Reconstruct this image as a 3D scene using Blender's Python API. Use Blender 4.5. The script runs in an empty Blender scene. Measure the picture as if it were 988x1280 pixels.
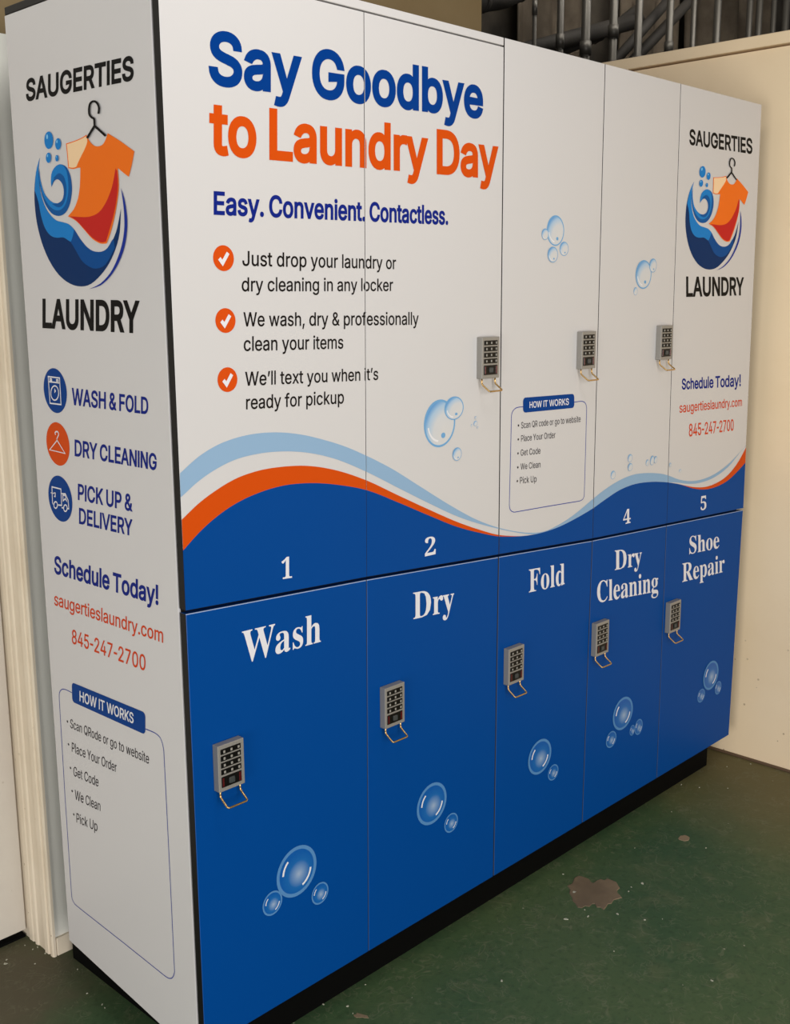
import bpy, bmesh, math, random
from mathutils import Vector, Matrix, noise
from mathutils.geometry import delaunay_2d_cdt
random.seed(7)
scene = bpy.context.scene
C = scene.collection

# ------------------------------------------------------------------ camera, world, lights, exposure
cam_data = bpy.data.cameras.new('camera')
cam = bpy.data.objects.new('camera', cam_data)
C.objects.link(cam)
yaw, pitch, roll = 0.802987, -0.195333, -0.005853
fw = Vector((math.sin(yaw)*math.cos(pitch), math.cos(yaw)*math.cos(pitch), math.sin(pitch)))
rt = Vector((math.cos(yaw), -math.sin(yaw), 0))
up = rt.cross(fw)
rt2 = rt*math.cos(roll) + up*math.sin(roll)
up2 = -rt*math.sin(roll) + up*math.cos(roll)
M = Matrix((rt2, up2, -fw)).transposed().to_4x4()
M.translation = (-1.07515, -1.55010, 1.51501)
cam.matrix_world = M
cam_data.sensor_fit = 'VERTICAL'
cam_data.sensor_height = 36
cam_data.lens = 36*1368.720/1280
cam_data.clip_start = 0.05
scene.camera = cam

world = bpy.data.worlds.new('room_light')
scene.world = world
world.use_nodes = True
bg = world.node_tree.nodes['Background']
bg.inputs['Color'].default_value = (1.0, 0.985, 0.965, 1)
bg.inputs['Strength'].default_value = 0.06

def area_light(name, loc, target, sx, sy, power, col):
    l = bpy.data.lights.new(name, 'AREA')
    l.shape = 'RECTANGLE'; l.size = sx; l.size_y = sy; l.energy = power; l.color = col
    o = bpy.data.objects.new(name, l)
    o.location = loc
    o.rotation_euler = (Vector(target)-Vector(loc)).to_track_quat('-Z', 'Y').to_euler()
    C.objects.link(o)
    return o
area_light('ceiling_and_fill_lamp', (0.1, -1.0, 3.0), (0.7, -0.8, 0.0), 1.4, 0.7, 22, (1.0, 0.98, 0.955))
area_light('ceiling_and_fill_lamp', (-4.3, -1.75, 0.75), (1.2, 0.0, 0.8), 1.7, 1.5, 80, (1.0, 0.98, 0.95))  # low fill added from the left, not a fitting on the ceiling
area_light('storage_fill', (4.0, 0.95, 3.9), (4.3, 2.0, 2.6), 2.8, 0.2, 38, (1.0, 0.95, 0.86))  # unseen fill added to lift the dark storage space
area_light('front_fill', (-1.2, -4.5, 1.4), (0.5, 0.0, 1.0), 3.0, 2.2, 160, (1.0, 0.985, 0.97))  # broad frontal fill added behind the camera, no window known there

scene.view_settings.view_transform = 'Standard'
scene.view_settings.look = 'None'
scene.view_settings.exposure = 0.0
scene.view_settings.gamma = 1.0
scene.view_settings.use_curve_mapping = False

# ------------------------------------------------------------------ materials
def lin(c):
    c = c/255
    return c/12.92 if c <= 0.04045 else ((c+0.055)/1.055)**2.4
def rgb(r, g, b): return (lin(r), lin(g), lin(b), 1)

def mat(name, col, rough=0.5, metal=0.0, spec=0.5):
    m = bpy.data.materials.new(name); m.use_nodes = True
    b = m.node_tree.nodes['Principled BSDF']
    b.inputs['Base Color'].default_value = rgb(*col)
    b.inputs['Roughness'].default_value = rough
    b.inputs['Metallic'].default_value = metal
    b.inputs['Specular IOR Level'].default_value = spec
    return m
class NT:
    """small helper for node graphs"""
    def __init__(self, m):
        self.nt = m.node_tree; self.n = self.nt.nodes; self.l = self.nt.links
        self.bsdf = self.n['Principled BSDF']
    def node(self, typ, ins=None, **kw):
        o = self.n.new(typ)
        for k, v in kw.items(): setattr(o, k, v)
        for k, v in (ins or {}).items():
            if isinstance(v, bpy.types.NodeSocket): self.l.new(v, o.inputs[k])
            else: o.inputs[k].default_value = v
        return o
    def math(self, op, a, b=0.0, c=0.0, clamp=False):
        o = self.n.new('ShaderNodeMath'); o.operation = op; o.use_clamp = clamp
        for i, v in enumerate((a, b, c)):
            if isinstance(v, bpy.types.NodeSocket): self.l.new(v, o.inputs[i])
            else: o.inputs[i].default_value = v
        return o.outputs[0]
    def mix(self, f, a, b):
        o = self.n.new('ShaderNodeMix'); o.data_type = 'RGBA'
        for i, v in ((0, f), (6, a), (7, b)):
            if isinstance(v, bpy.types.NodeSocket): self.l.new(v, o.inputs[i])
            else: o.inputs[i].default_value = v
        return o.outputs[2]
    def smooth(self, v, lo, hi):
        o = self.n.new('ShaderNodeMapRange'); o.interpolation_type = 'SMOOTHSTEP'
        self.l.new(v, o.inputs[0]); o.inputs[1].default_value = lo; o.inputs[2].default_value = hi
        return o.outputs[0]
    def noise(self, vec, scale, detail=3, rough=0.5, dist=0.0):
        return self.node('ShaderNodeTexNoise', {'Vector': vec, 'Scale': scale, 'Detail': detail, 'Roughness': rough, 'Distortion': dist}).outputs['Fac']
    def pos(self): return self.n.new('ShaderNodeNewGeometry').outputs['Position']

INK = {
 'navy': (0, 54, 128), 'navy2': (16, 34, 122), 'orange': (202, 74, 10), 'orange2': (202, 66, 24), 'ink': (24, 20, 18), 'ink2': (48, 42, 44),
 'white': (220, 218, 222), 'black': (14, 12, 12), 'blue': (0, 66, 138), 'light_blue': (139, 169, 197), 'frame': (52, 66, 150),
 'logo_navy': (0, 44, 94), 'logo_mid': (0, 72, 140), 'logo_blue': (24, 122, 196), 'logo_deep': (8, 84, 152), 'logo_pale': (130, 196, 236),
 'logo_orange': (236, 112, 26), 'logo_peach': (240, 206, 164), 'logo_red': (192, 36, 30), 'logo_violet': (22, 46, 142),
 'rim': (82, 130, 180), 'glint': (224, 222, 224), 'pale_rim': (110, 160, 202), 'badge_orange': (206, 74, 14), 'badge_blue': (0, 58, 130),
}
INKM = {k: mat('print_' + k, v, 0.45, 0, 0.06) for k, v in INK.items()}

M_white = mat('white_laminate', (202, 199, 198), 0.4, 0, 0.25)
M_side = mat('white_side_laminate', (206, 203, 203), 0.42, 0, 0.25)
M_blue = INKM['blue']
M_black = mat('black_edging', (20, 18, 17), 0.5, 0, 0.2)
M_lip = mat('pale_highlight_door_lip', (150, 166, 196), 0.4)  # bare top lip of lower doors, coloured pale to show the bevel highlight
M_lip2 = mat('light_blue_highlight_lip', (10, 76, 150), 0.4)  # left lips of lower doors coloured lighter for their faint highlight line
M_edge = mat('dark_grey_door_edge', (64, 61, 58), 0.5, 0, 0.2)
M_kick = mat('black_plinth', (3, 3, 3), 0.7, 0, 0.1)
M_alu = mat('brushed_aluminium', (146, 142, 136), 0.45, 0.3)
M_key = mat('black_key_plastic', (7, 6, 6), 0.4, 0, 0.25)
M_keymark = mat('grey_key_marks', (140, 136, 128), 0.5)
M_red = mat('dark_red_lens', (78, 14, 18), 0.25)
M_reader = mat('grey_reader_icon', (58, 62, 62), 0.4)
M_brass = mat('brass_wire', (196, 160, 104), 0.28, 0.9)

def bubble_mat(name, stops, cx, cy, reach=1.0):
    """printed round gradient driven by the disc's own UV map"""
    m = mat(name, (255, 255, 255), 0.42, 0, 0.35); t = NT(m)
    uv = t.node('ShaderNodeTexCoord').outputs['UV']
    mp = t.node('ShaderNodeVectorMath', {0: uv, 1: (cx, cy, 0)}, operation='DISTANCE').outputs['Value']
    r = t.node('ShaderNodeValToRGB', {'Fac': t.math('DIVIDE', mp, reach)})
    e = r.color_ramp.elements
    while len(e) < len(stops): e.new(0.5)
    for el, (p, c) in zip(e, stops): el.position = p; el.color = rgb(*c)
    t.l.new(r.outputs['Color'], t.bsdf.inputs['Base Color'])
    return m
M_bub_blue = bubble_mat('print_bubble_on_blue', [(0.0, (150, 168, 194)), (0.25, (110, 142, 184)), (0.62, (20, 96, 166)), (1.0, (4, 84, 160))], 0.12, -0.16)
M_bub_pale = bubble_mat('print_bubble_on_white', [(0.0, (204, 202, 200)), (0.58, (200, 201, 203)), (0.84, (160, 188, 212)), (1.0, (92, 148, 200))], 0.5, -0.5, 1.62)
# floor : worn dark green sheet floor with swirled scratches and grit
M_floor = mat('worn_green_floor', (52, 74, 56), 0.62, 0, 0.25)
t = NT(M_floor); P = t.pos()
n1 = t.noise(P, 1.6, 5, 0.6); n2 = t.noise(P, 9, 4, 0.6); n3 = t.noise(P, 60, 3, 0.6)
base = t.mix(t.smooth(n1, 0.3, 0.7), rgb(55, 83, 55), rgb(75, 94, 61))
base = t.mix(t.math('MULTIPLY', t.smooth(n2, 0.5, 0.75), 0.55), base, rgb(92, 100, 70))
base = t.mix(t.math('MULTIPLY', t.smooth(n3, 0.45, 0.8), 0.5), base, rgb(42, 60, 40))
sep = t.node('ShaderNodeSeparateXYZ', {0: P}); X, Y = sep.outputs[0], sep.outputs[1]
# scuffed brown zones: along the partition wall and in front of the door
edge = t.math('MULTIPLY', t.smooth(t.math('ADD', X, t.math('MULTIPLY', n1, 0.5)), 1.75, 2.35), 0.75)
base = t.mix(edge, base, rgb(112, 98, 64))
dd = t.node('ShaderNodeVectorMath', {0: P, 1: (-0.16, 0.66, 0)}, operation='DISTANCE').outputs['Value']
wear = t.math('SUBTRACT', 1.0, t.smooth(t.math('ADD', dd, t.math('MULTIPLY', n2, 0.22)), 0.24, 0.46))
base = t.mix(t.math('MULTIPLY', wear, 0.85), base, rgb(92, 82, 66))
# curved scratches
sc_tot = None
for k, (s, w, msk) in enumerate(((7.0, 0.014, 9.0), (15.0, 0.026, 13.0), (32.0, 0.045, 21.0))):
    off = t.node('ShaderNodeVectorMath', {0: P, 1: (3.7*k, 1.9*k, 0)}, operation='ADD').outputs[0]
    ns = t.noise(off, s, 1.5, 0.5, 1.6)
    line = t.math('SUBTRACT', 1.0, t.smooth(t.math('ABSOLUTE', t.math('SUBTRACT', ns, 0.5)), 0.0, w))
    m2 = t.smooth(t.noise(off, msk, 2), 0.47, 0.64)
    v = t.math('MULTIPLY', line, m2)
    sc_tot = v if sc_tot is None else t.math('MAXIMUM', sc_tot, v)
base = t.mix(t.math('MULTIPLY', sc_tot, 0.30), base, rgb(128, 128, 104))
vo = t.node('ShaderNodeTexVoronoi', {'Vector': P, 'Scale': 22.0, 'Randomness': 1.0})
grit = t.math('MULTIPLY', t.math('LESS_THAN', vo.outputs['Distance'], 0.05), t.math('GREATER_THAN', t.node('ShaderNodeSeparateColor', {0: vo.outputs['Color']}).outputs[0], 0.72))
base = t.mix(t.math('MULTIPLY', grit, 0.7), base, rgb(170, 168, 148))
t.l.new(base, t.bsdf.inputs['Base Color'])
bp = t.node('ShaderNodeBump', {'Strength': 0.12, 'Distance': 0.004, 'Height': t.math('ADD', n3, sc_tot)})
t.l.new(bp.outputs[0], t.bsdf.inputs['Normal'])

def painted(name, c1, c2, rough=0.7, specks=None):
    m = mat(name, c1, rough, 0, 0.25); t = NT(m); P = t.pos()
    n = t.noise(P, 3.0, 5, 0.6); f = t.noise(P, 55, 3, 0.6)
    b = t.mix(t.smooth(n, 0.35, 0.7), rgb(*c1), rgb(*c2))
    if specks:
        z = t.node('ShaderNodeSeparateXYZ', {0: P}).outputs[2]
        vo = t.node('ShaderNodeTexVoronoi', {'Vector': P, 'Scale': 26.0})
        g = t.math('MULTIPLY', t.math('LESS_THAN', vo.outputs['Distance'], 0.09), t.math('GREATER_THAN', t.node('ShaderNodeSeparateColor', {0: vo.outputs['Color']}).outputs[0], 0.6))
        low = t.math('SUBTRACT', 1.0, t.smooth(z, 0.1, 0.7))
        b = t.mix(t.math('MULTIPLY', t.math('MULTIPLY', g, low), 0.6), b, rgb(*specks))
    t.l.new(b, t.bsdf.inputs['Base Color'])
    bp = t.node('ShaderNodeBump', {'Strength': 0.08, 'Distance': 0.003, 'Height': f})
    t.l.new(bp.outputs[0], t.bsdf.inputs['Normal'])
    return m
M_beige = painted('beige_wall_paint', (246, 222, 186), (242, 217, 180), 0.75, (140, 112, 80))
M_beige_back = painted('olive_beige_back_wall', (136, 117, 84), (129, 109, 76), 0.75)
M_grey = painted('pale_grey_wall_paint', (248, 246, 236), (244, 241, 231), 0.6, (120, 100, 80))
M_trim = painted('cream_trim_paint', (234, 220, 198), (222, 206, 182), 0.55, (150, 120, 90))
M_door = painted('off_white_door_paint', (206, 198, 186), (200, 190, 178), 0.5, (150, 130, 105))
M_base = mat('brown_base_strip', (96, 74, 54), 0.6)
M_dark = painted('dark_storage_wall', (72, 66, 58), (44, 41, 37), 0.9)
M_steel = mat('dull_steel', (74, 71, 66), 0.45, 0.5)
M_duct = painted('dusty_dark_duct', (54, 50, 46), (34, 32, 30), 0.7)
M_tarp = painted('dark_brown_tarpaulin', (132, 119, 103), (92, 82, 70), 0.75)
M_stain = painted('dried_brown_residue', (140, 122, 97), (104, 90, 72), 0.8)
M_chip = mat('pale_paint_flake', (176, 175, 156), 0.8)

# ------------------------------------------------------------------ helpers
def link(o, parent=None):
    C.objects.link(o)
    if parent is not None: o.parent = parent
    return o
def obj(name, bm, mats, parent=None, smooth=False):
    me = bpy.data.meshes.new(name)
    if smooth:
        for f in bm.faces: f.smooth = True
    bm.to_mesh(me); bm.free()
    for m in (mats if isinstance(mats, (list, tuple)) else [mats]): me.materials.append(m)
    return link(bpy.data.objects.new(name, me), parent)
def tag(o, label, cat, group=None):
    o['label'] = label; o['category'] = cat
    if group: o['group'] = group
    return o
def struct(o):
    o['kind'] = 'structure'; return o
def join(bm, src, mi=None, mtx=None):
    """append src bmesh to bm and free it"""
    vm = {}
    for v in src.verts:
        vm[v] = bm.verts.new(mtx @ v.co if mtx else v.co)
    for f in src.faces:
        try: nf = bm.faces.new([vm[v] for v in f.verts])
        except ValueError: continue
        nf.material_index = f.material_index if mi is None else mi
        nf.smooth = f.smooth
    src.free()
def hexa(c, bevel=0.0, seg=2):
    """bmesh of a hexahedron: c = 4 front corners (BL, BR, TR, TL) then the 4 behind them"""
    bm = bmesh.new(); v = [bm.verts.new(p) for p in c]
    for q in ((0,1,2,3),(5,4,7,6),(4,0,3,7),(1,5,6,2),(3,2,6,7),(4,5,1,0)): bm.faces.new([v[i] for i in q])
    bmesh.ops.recalc_face_normals(bm, faces=bm.faces[:])
    if bevel: bmesh.ops.bevel(bm, geom=bm.edges[:], offset=bevel, segments=seg, affect='EDGES', profile=0.5)
    return bm
def boxbm(lo, hi, bevel=0.0, seg=2):
    x0,y0,z0 = lo; x1,y1,z1 = hi
    return hexa([(x0,y0,z0),(x1,y0,z0),(x1,y0,z1),(x0,y0,z1),(x0,y1,z0),(x1,y1,z0),(x1,y1,z1),(x0,y1,z1)], bevel, seg)
def tube(pts, r, n=12, cap=True):
    bm = bmesh.new(); pts = [Vector(p) for p in pts]; rings = []; ref = None
    for i, p in enumerate(pts):
        d = (pts[min(i+1,len(pts)-1)]-p).normalized() + (p-pts[max(i-1,0)]).normalized()
        d.normalize()
        if ref is None: ref = d.orthogonal().normalized()
        a = (ref - d*ref.dot(d)).normalized(); b = d.cross(a); ref = a
        rr = r[i] if isinstance(r, (list, tuple)) else r
        rings.append([bm.verts.new(p + rr*(a*math.cos(2*math.pi*k/n)+b*math.sin(2*math.pi*k/n))) for k in range(n)])
    for A, B in zip(rings, rings[1:]):
        for k in range(n): bm.faces.new([A[k], A[(k+1)%n], B[(k+1)%n], B[k]]).smooth = True
    if cap: bm.faces.new(rings[0][::-1]); bm.faces.new(rings[-1])
    return bm
def fillet(pts, r, n=5):
    """round the corners of a 3D polyline"""
    pts = [Vector(p) for p in pts]; out = [pts[0]]
    for a, b, c in zip(pts, pts[1:], pts[2:]):
        p = b + (a-b).normalized()*r; q = b + (c-b).normalized()*r
        for k in range(n+1):
            u = k/n; out.append((1-u)**2*p + 2*u*(1-u)*b + u*u*q)
    out.append(pts[-1]); return out

# faces of the locker: front plane (x, z), side plane (s, z) with s growing to the right as seen
EPS = 0.0004
def on_front(p, lift=1): return (p[0], -EPS*lift, p[1])
def on_side(p, lift=1): return (-EPS*lift, 0.5-p[0], p[1])

def winding(p, loops):
    w = 0
    for l in loops:
        for i in range(len(l)):
            a, b = l[i-1], l[i]
            if a[1] <= p[1]:
                if b[1] > p[1] and (b[0]-a[0])*(p[1]-a[1])-(p[0]-a[0])*(b[1]-a[1]) > 0: w += 1
            elif b[1] <= p[1] and (b[0]-a[0])*(p[1]-a[1])-(p[0]-a[0])*(b[1]-a[1]) < 0: w -= 1
    return w
def poly(bm, loops, face, lift=1, mi=0):
    """fill outlines (holes run the other way round); overlapping outlines merge into one sheet"""
    flat = [Vector((p[0], p[1])) for l in loops for p in l]
    c0 = flat[0].copy(); K = 100.0; E = []; o = 0
    for l in loops:
        E += [(o+i, o+(i+1) % len(l)) for i in range(len(l))]; o += len(l)
    vs, _, fs, _, _, _ = delaunay_2d_cdt([(p-c0)*K for p in flat], E, [], 0, 1e-5)
    lp = [[((p[0]-c0.x)*K, (p[1]-c0.y)*K) for p in l] for l in loops]
    nv = {}
    for f in fs:
        cx = sum(vs[i].x for i in f)/len(f); cy = sum(vs[i].y for i in f)/len(f)
        if winding((cx, cy), lp) == 0: continue
        for i in f:
            if i not in nv: nv[i] = bm.verts.new(face((vs[i].x/K+c0.x, vs[i].y/K+c0.y), lift))
        try: bm.faces.new([nv[i] for i in f]).material_index = mi
        except ValueError: pass
def fix_normals(bm, face):
    nrm = Vector((0,-1,0)) if face is on_front else Vector((-1,0,0))
    bm.normal_update()
    for f in bm.faces:
        if f.normal.dot(nrm) < 0: f.normal_flip()
def ribbon(bm, pts, w, face, lift=1, closed=False, mi=0):
    n = len(pts); L = []; R = []
    for i in range(n):
        pa = pts[i-1] if (i or closed) else pts[0]; pb = pts[(i+1) % n] if (i < n-1 or closed) else pts[-1]
        a = Vector((pts[i][0]-pa[0], pts[i][1]-pa[1])); b = Vector((pb[0]-pts[i][0], pb[1]-pts[i][1]))
        if a.length: a.normalize()
        if b.length: b.normalize()
        if not a.length: a = b
        if not b.length: b = a
        tn = (a+b)
        if tn.length < 1e-6: tn = a.copy()
        tn.normalize(); nn = Vector((-tn.y, tn.x)); k = w/2/max(0.5, abs(nn.dot(Vector((-b.y, b.x)))))
        L.append(bm.verts.new(face((pts[i][0]+nn.x*k, pts[i][1]+nn.y*k), lift))); R.append(bm.verts.new(face((pts[i][0]-nn.x*k, pts[i][1]-nn.y*k), lift)))
    for i in range(n if closed else n-1):
        j = (i+1) % n
        bm.faces.new([L[i], R[i], R[j], L[j]]).material_index = mi
def ellipse(cx, cy, rx, ry, n=40, a0=0.0): return [(cx+rx*math.cos(a0+2*math.pi*k/n), cy+ry*math.sin(a0+2*math.pi*k/n)) for k in range(n)]
def arc(cx, cy, rx, ry, d0, d1, n=10): return [(cx+rx*math.cos(math.radians(d0+(d1-d0)*k/n)), cy+ry*math.sin(math.radians(d0+(d1-d0)*k/n))) for k in range(n+1)]

# lettering
def homography(q):
    (x0,y0),(x1,y1),(x3,y3),(x2,y2) = q           # BL, BR, TL, TR
    dx1, dx2, sx = x1-x2, x3-x2, x0-x1+x2-x3
    dy1, dy2, sy = y1-y2, y3-y2, y0-y1+y2-y3
    den = dx1*dy2-dx2*dy1
    g = (sx*dy2-dx2*sy)/den; h = (dx1*sy-sx*dy1)/den
    a, b, c = x1-x0+g*x1, x3-x0+h*x3, x0
    d, e, f = y1-y0+g*y1, y3-y0+h*y3, y0
    return lambda u, v: ((a*u+b*v+c)/(g*u+h*v+1), (d*u+e*v+f)/(g*u+h*v+1))
def area2(l): return sum(l[i][0]*l[(i+1)%len(l)][1]-l[(i+1)%len(l)][0]*l[i][1] for i in range(len(l)))
def grow(l, d, sgn):
    n = len(l); out = []
    for i in range(n):
        a = Vector(l[i])-Vector(l[i-1]); b = Vector(l[(i+1)%n])-Vector(l[i])
        if a.length < 1e-9 or b.length < 1e-9: out.append(l[i]); continue
        na = Vector((a.y,-a.x)).normalized(); nb = Vector((b.y,-b.x)).normalized(); m = na+nb
        if m.length < 1e-3: out.append(l[i]); continue
        m.normalize(); k = d*sgn/max(0.55, m.dot(na))
        out.append((l[i][0]+m.x*k, l[i][1]+m.y*k))
    return out
def text_bm(s, font, weight, quad, face, lift=1):
    capu = {'sans': 509, 'serif': 482 if s.isdigit() else 455}[font]
    x = 0; gl = []
    for ch in s:
        adv, cs = GLYPHS[font][ch]
        if cs: gl.append([[(x+int(p.split(',')[0]), int(p.split(',')[1])) for p in c.split()] for c in cs.split('|')])
        x += adv*0.78 if ch == ' ' and weight > 0.03 else adv
    xs = [p[0] for g in gl for c in g for p in c]; x0, x1 = min(xs), max(xs)
    H = homography(quad)
    cap = (Vector(quad[2])-Vector(quad[0])).length
    wu = weight*cap/(Vector(quad[1])-Vector(quad[0])).length
    bm = bmesh.new()
    for gi, g in enumerate(gl):
        loops = [[H(wu+(1-2*wu)*(p[0]-x0)/(x1-x0), 0.8*weight+(1-1.4*weight)*p[1]/capu) for p in c] for c in g]
        ar = [area2(l) for l in loops]; big = max(range(len(ar)), key=lambda i: abs(ar[i])); sgn = 1 if ar[big] > 0 else -1
        if weight: loops = [grow(l, weight*cap, sgn) for l in loops]
        poly(bm, loops, face, lift+0.2*(gi % 2))
    fix_normals(bm, face)
    return bm

# measured layout, in metres, on the face of the lockers (x, z) and on its side (s, z)
SEAM_TOP = [0.0,0.4555,0.8742,1.2588,1.6116,2.0708]
SEAM_MID = [0.0,0.4457,0.8778,1.2647,1.6355,2.0991]
SEAM_BOT = [0.0,0.4392,0.8736,1.2562,1.6422,2.0882]
SPLIT_Z = [0.9714,0.9474,0.9189,0.8932,0.8752,0.8528]
TEXTS = [["F","headline_lettering","Say Goodbye","sans",0.048,"navy",[[0.0921,1.8601],[0.805,1.8797],[0.0961,1.9445],[0.8037,1.9622]]],["F","headline_lettering","to Laundry Day","sans",0.048,"orange",[[0.0878,1.7483],[0.8575,1.7608],[0.0918,1.8329],[0.8557,1.847]]],["F","tagline_lettering","Easy. Convenient. Contactless.","sans",0.038400000000000004,"navy2",[[0.0921,1.6508],[0.6943,1.6583],[0.0939,1.6889],[0.6941,1.6933]]],["F","checklist_lettering","Just drop your laundry or","sans",0.016,"ink",[[0.1502,1.5671],[0.5373,1.5662],[0.1512,1.5926],[0.5375,1.5903]]],["F","checklist_lettering","dry cleaning in any locker","sans",0.016,"ink",[[0.1469,1.5234],[0.5282,1.5235],[0.148,1.5475],[0.5284,1.5472]]],["F","checklist_lettering","We wash, dry & professionally","sans",0.016,"ink",[[0.1482,1.4629],[0.6034,1.4553],[0.1492,1.4874],[0.6034,1.4804]]],["F","checklist_lettering","clean your items","sans",0.016,"ink",[[0.1471,1.4198],[0.3893,1.415],[0.1481,1.4448],[0.3899,1.4397]]],["F","checklist_lettering","We\u2019ll text you when it\u2019s","sans",0.016,"ink",[[0.1476,1.3585],[0.4839,1.3495],[0.1487,1.3832],[0.4842,1.3734]]],["F","checklist_lettering","ready for pickup","sans",0.016,"ink",[[0.1481,1.3164],[0.3889,1.3094],[0.1491,1.341],[0.3894,1.3343]]],["F","number_lettering","1","serif",0,"white",[[0.2195,0.9894],[0.2453,0.9875],[0.2209,1.0311],[0.2466,1.0297]]],["F","number_lettering","2","serif",0,"white",[[0.6215,0.9625],[0.6564,0.9617],[0.6216,1.004],[0.6563,1.0019]]],["F","number_lettering","4","serif",0,"white",[[1.4071,0.9112],[1.4439,0.91],[1.4045,0.9519],[1.4412,0.9499]]],["F","number_lettering","5","serif",0,"white",[[1.8262,0.8884],[1.8603,0.8871],[1.822,0.9314],[1.856,0.9299]]],["F","title_lettering","Wash","serif",0,"white",[[0.1192,0.8474],[0.3164,0.8431],[0.1218,0.9085],[0.3179,0.902]]],["F","title_lettering","Dry","serif",0,"white",[[0.5846,0.8299],[0.7194,0.8206],[0.5848,0.8888],[0.7189,0.8792]]],["F","title_lettering","Fold","serif",0,"white",[[0.9961,0.8063],[1.1449,0.7972],[0.9944,0.8637],[1.1426,0.8527]]],["F","title_lettering","Dry","serif",0,"white",[[1.3741,0.7915],[1.5103,0.7813],[1.3708,0.8456],[1.5065,0.834]]],["F","title_lettering","Cleaning","serif",0,"white",[[1.2946,0.7178],[1.6041,0.687],[1.2915,0.776],[1.5994,0.7464]]],["F","title_lettering","Shoe","serif",0,"white",[[1.7725,0.7659],[1.9544,0.7533],[1.7677,0.8184],[1.9487,0.8062]]],["F","title_lettering","Repair","serif",0,"white",[[1.7389,0.6875],[1.9974,0.6703],[1.7338,0.744],[1.9913,0.7263]]],["F","instruction_lettering","HOW IT WORKS","sans",0.0256,"white",[[0.9847,1.2548],[1.1428,1.2505],[0.9843,1.2694],[1.1421,1.2665]]],["F","instruction_lettering","Scan QR code or go to website","sans",0.004,"ink2",[[0.9548,1.2096],[1.196,1.2042],[0.9544,1.2242],[1.1952,1.2198]]],["F","instruction_lettering","Place Your Order","sans",0.004,"ink2",[[0.9553,1.1786],[1.0911,1.1745],[0.9549,1.1933],[1.0905,1.1896]]],["F","instruction_lettering","Get Code","sans",0.004,"ink2",[[0.9544,1.1454],[1.0318,1.1422],[0.954,1.1599],[1.0313,1.1573]]],["F","instruction_lettering","We Clean","sans",0.004,"ink2",[[0.9553,1.1125],[1.0329,1.1088],[0.9549,1.127],[1.0324,1.1238]]],["F","instruction_lettering","Pick Up","sans",0.004,"ink2",[[0.9537,1.0795],[1.0181,1.0755],[0.9533,1.0949],[1.0176,1.0909]]],["F","logo_lettering","SAUGERTIES","sans",0.044,"black",[[1.668,1.9043],[2.0292,1.9103],[1.6644,1.9432],[2.024,1.9521]]],["F","logo_lettering","LAUNDRY","sans",0.044,"black",[[1.6868,1.5065],[2.0238,1.5095],[1.6819,1.5602],[2.0177,1.5605]]],["F","contact_lettering","Schedule Today!","sans",0.038400000000000004,"navy2",[[1.6865,1.2524],[2.0375,1.2398],[1.6838,1.2825],[2.0333,1.2756]]],["F","contact_lettering","saugertieslaundry.com","sans",0.016,"orange2",[[1.679,1.1881],[2.0519,1.179],[1.6766,1.2151],[2.0489,1.2047]]],["F","contact_lettering","845-247-2700","sans",0.016,"orange2",[[1.738,1.1154],[2.0067,1.1086],[1.7347,1.1518],[2.0028,1.1429]]],["S","logo_lettering","SAUGERTIES","sans",0.05,"black",[[0.0605,1.8739],[0.4205,1.865],[0.066,1.912],[0.424,1.9023]]],["S","logo_lettering","LAUNDRY","sans",0.05,"black",[[0.0651,1.4571],[0.3992,1.4533],[0.0726,1.5116],[0.4042,1.5077]]],["S","service_lettering","WASH & FOLD","sans",0.034,"navy2",[[0.1574,1.3139],[0.4146,1.3135],[0.1613,1.346],[0.4172,1.343]]],["S","service_lettering","DRY CLEANING","sans",0.034,"navy2",[[0.1558,1.2152],[0.4319,1.2164],[0.1596,1.2473],[0.4343,1.2456]]],["S","service_lettering","PICK UP &","sans",0.034,"navy2",[[0.1577,1.1298],[0.3476,1.1316],[0.1615,1.1617],[0.3506,1.163]]],["S","service_lettering","DELIVERY","sans",0.034,"navy2",[[0.1563,1.0822],[0.3433,1.0855],[0.16,1.1141],[0.3462,1.1164]]],["S","contact_lettering","Schedule Today!","sans",0.038400000000000004,"navy2",[[0.0457,0.9635],[0.4169,0.9685],[0.0506,1.0012],[0.42,1.0059]]],["S","contact_lettering","saugertieslaundry.com","sans",0.016,"orange2",[[0.0368,0.8947],[0.4261,0.8995],[0.0403,0.9219],[0.4283,0.9268]]],["S","contact_lettering","845-247-2700","sans",0.016,"orange2",[[0.0982,0.8262],[0.3635,0.8308],[0.1018,0.8566],[0.3663,0.862]]],["S","instruction_lettering","HOW IT WORKS","sans",0.0256,"white",[[0.1152,0.7072],[0.3135,0.7131],[0.1178,0.7298],[0.3156,0.735]]],["S","instruction_lettering","Scan QRode or go to website","sans",0.004,"ink2",[[0.0687,0.6362],[0.3586,0.6443],[0.0711,0.6563],[0.3604,0.6651]]],["S","instruction_lettering","Place Your Order","sans",0.004,"ink2",[[0.0686,0.5829],[0.2406,0.5903],[0.0712,0.6045],[0.2427,0.6112]]],["S","instruction_lettering","Get Code","sans",0.004,"ink2",[[0.0686,0.5292],[0.1675,0.536],[0.0712,0.551],[0.1699,0.5577]]],["S","instruction_lettering","We Clean","sans",0.004,"ink2",[[0.068,0.4757],[0.1691,0.4833],[0.0707,0.4983],[0.1715,0.5052]]],["S","instruction_lettering","Pick Up","sans",0.004,"ink2",[[0.0682,0.4231],[0.1522,0.4323],[0.0708,0.4454],[0.1547,0.4549]]]]
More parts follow.
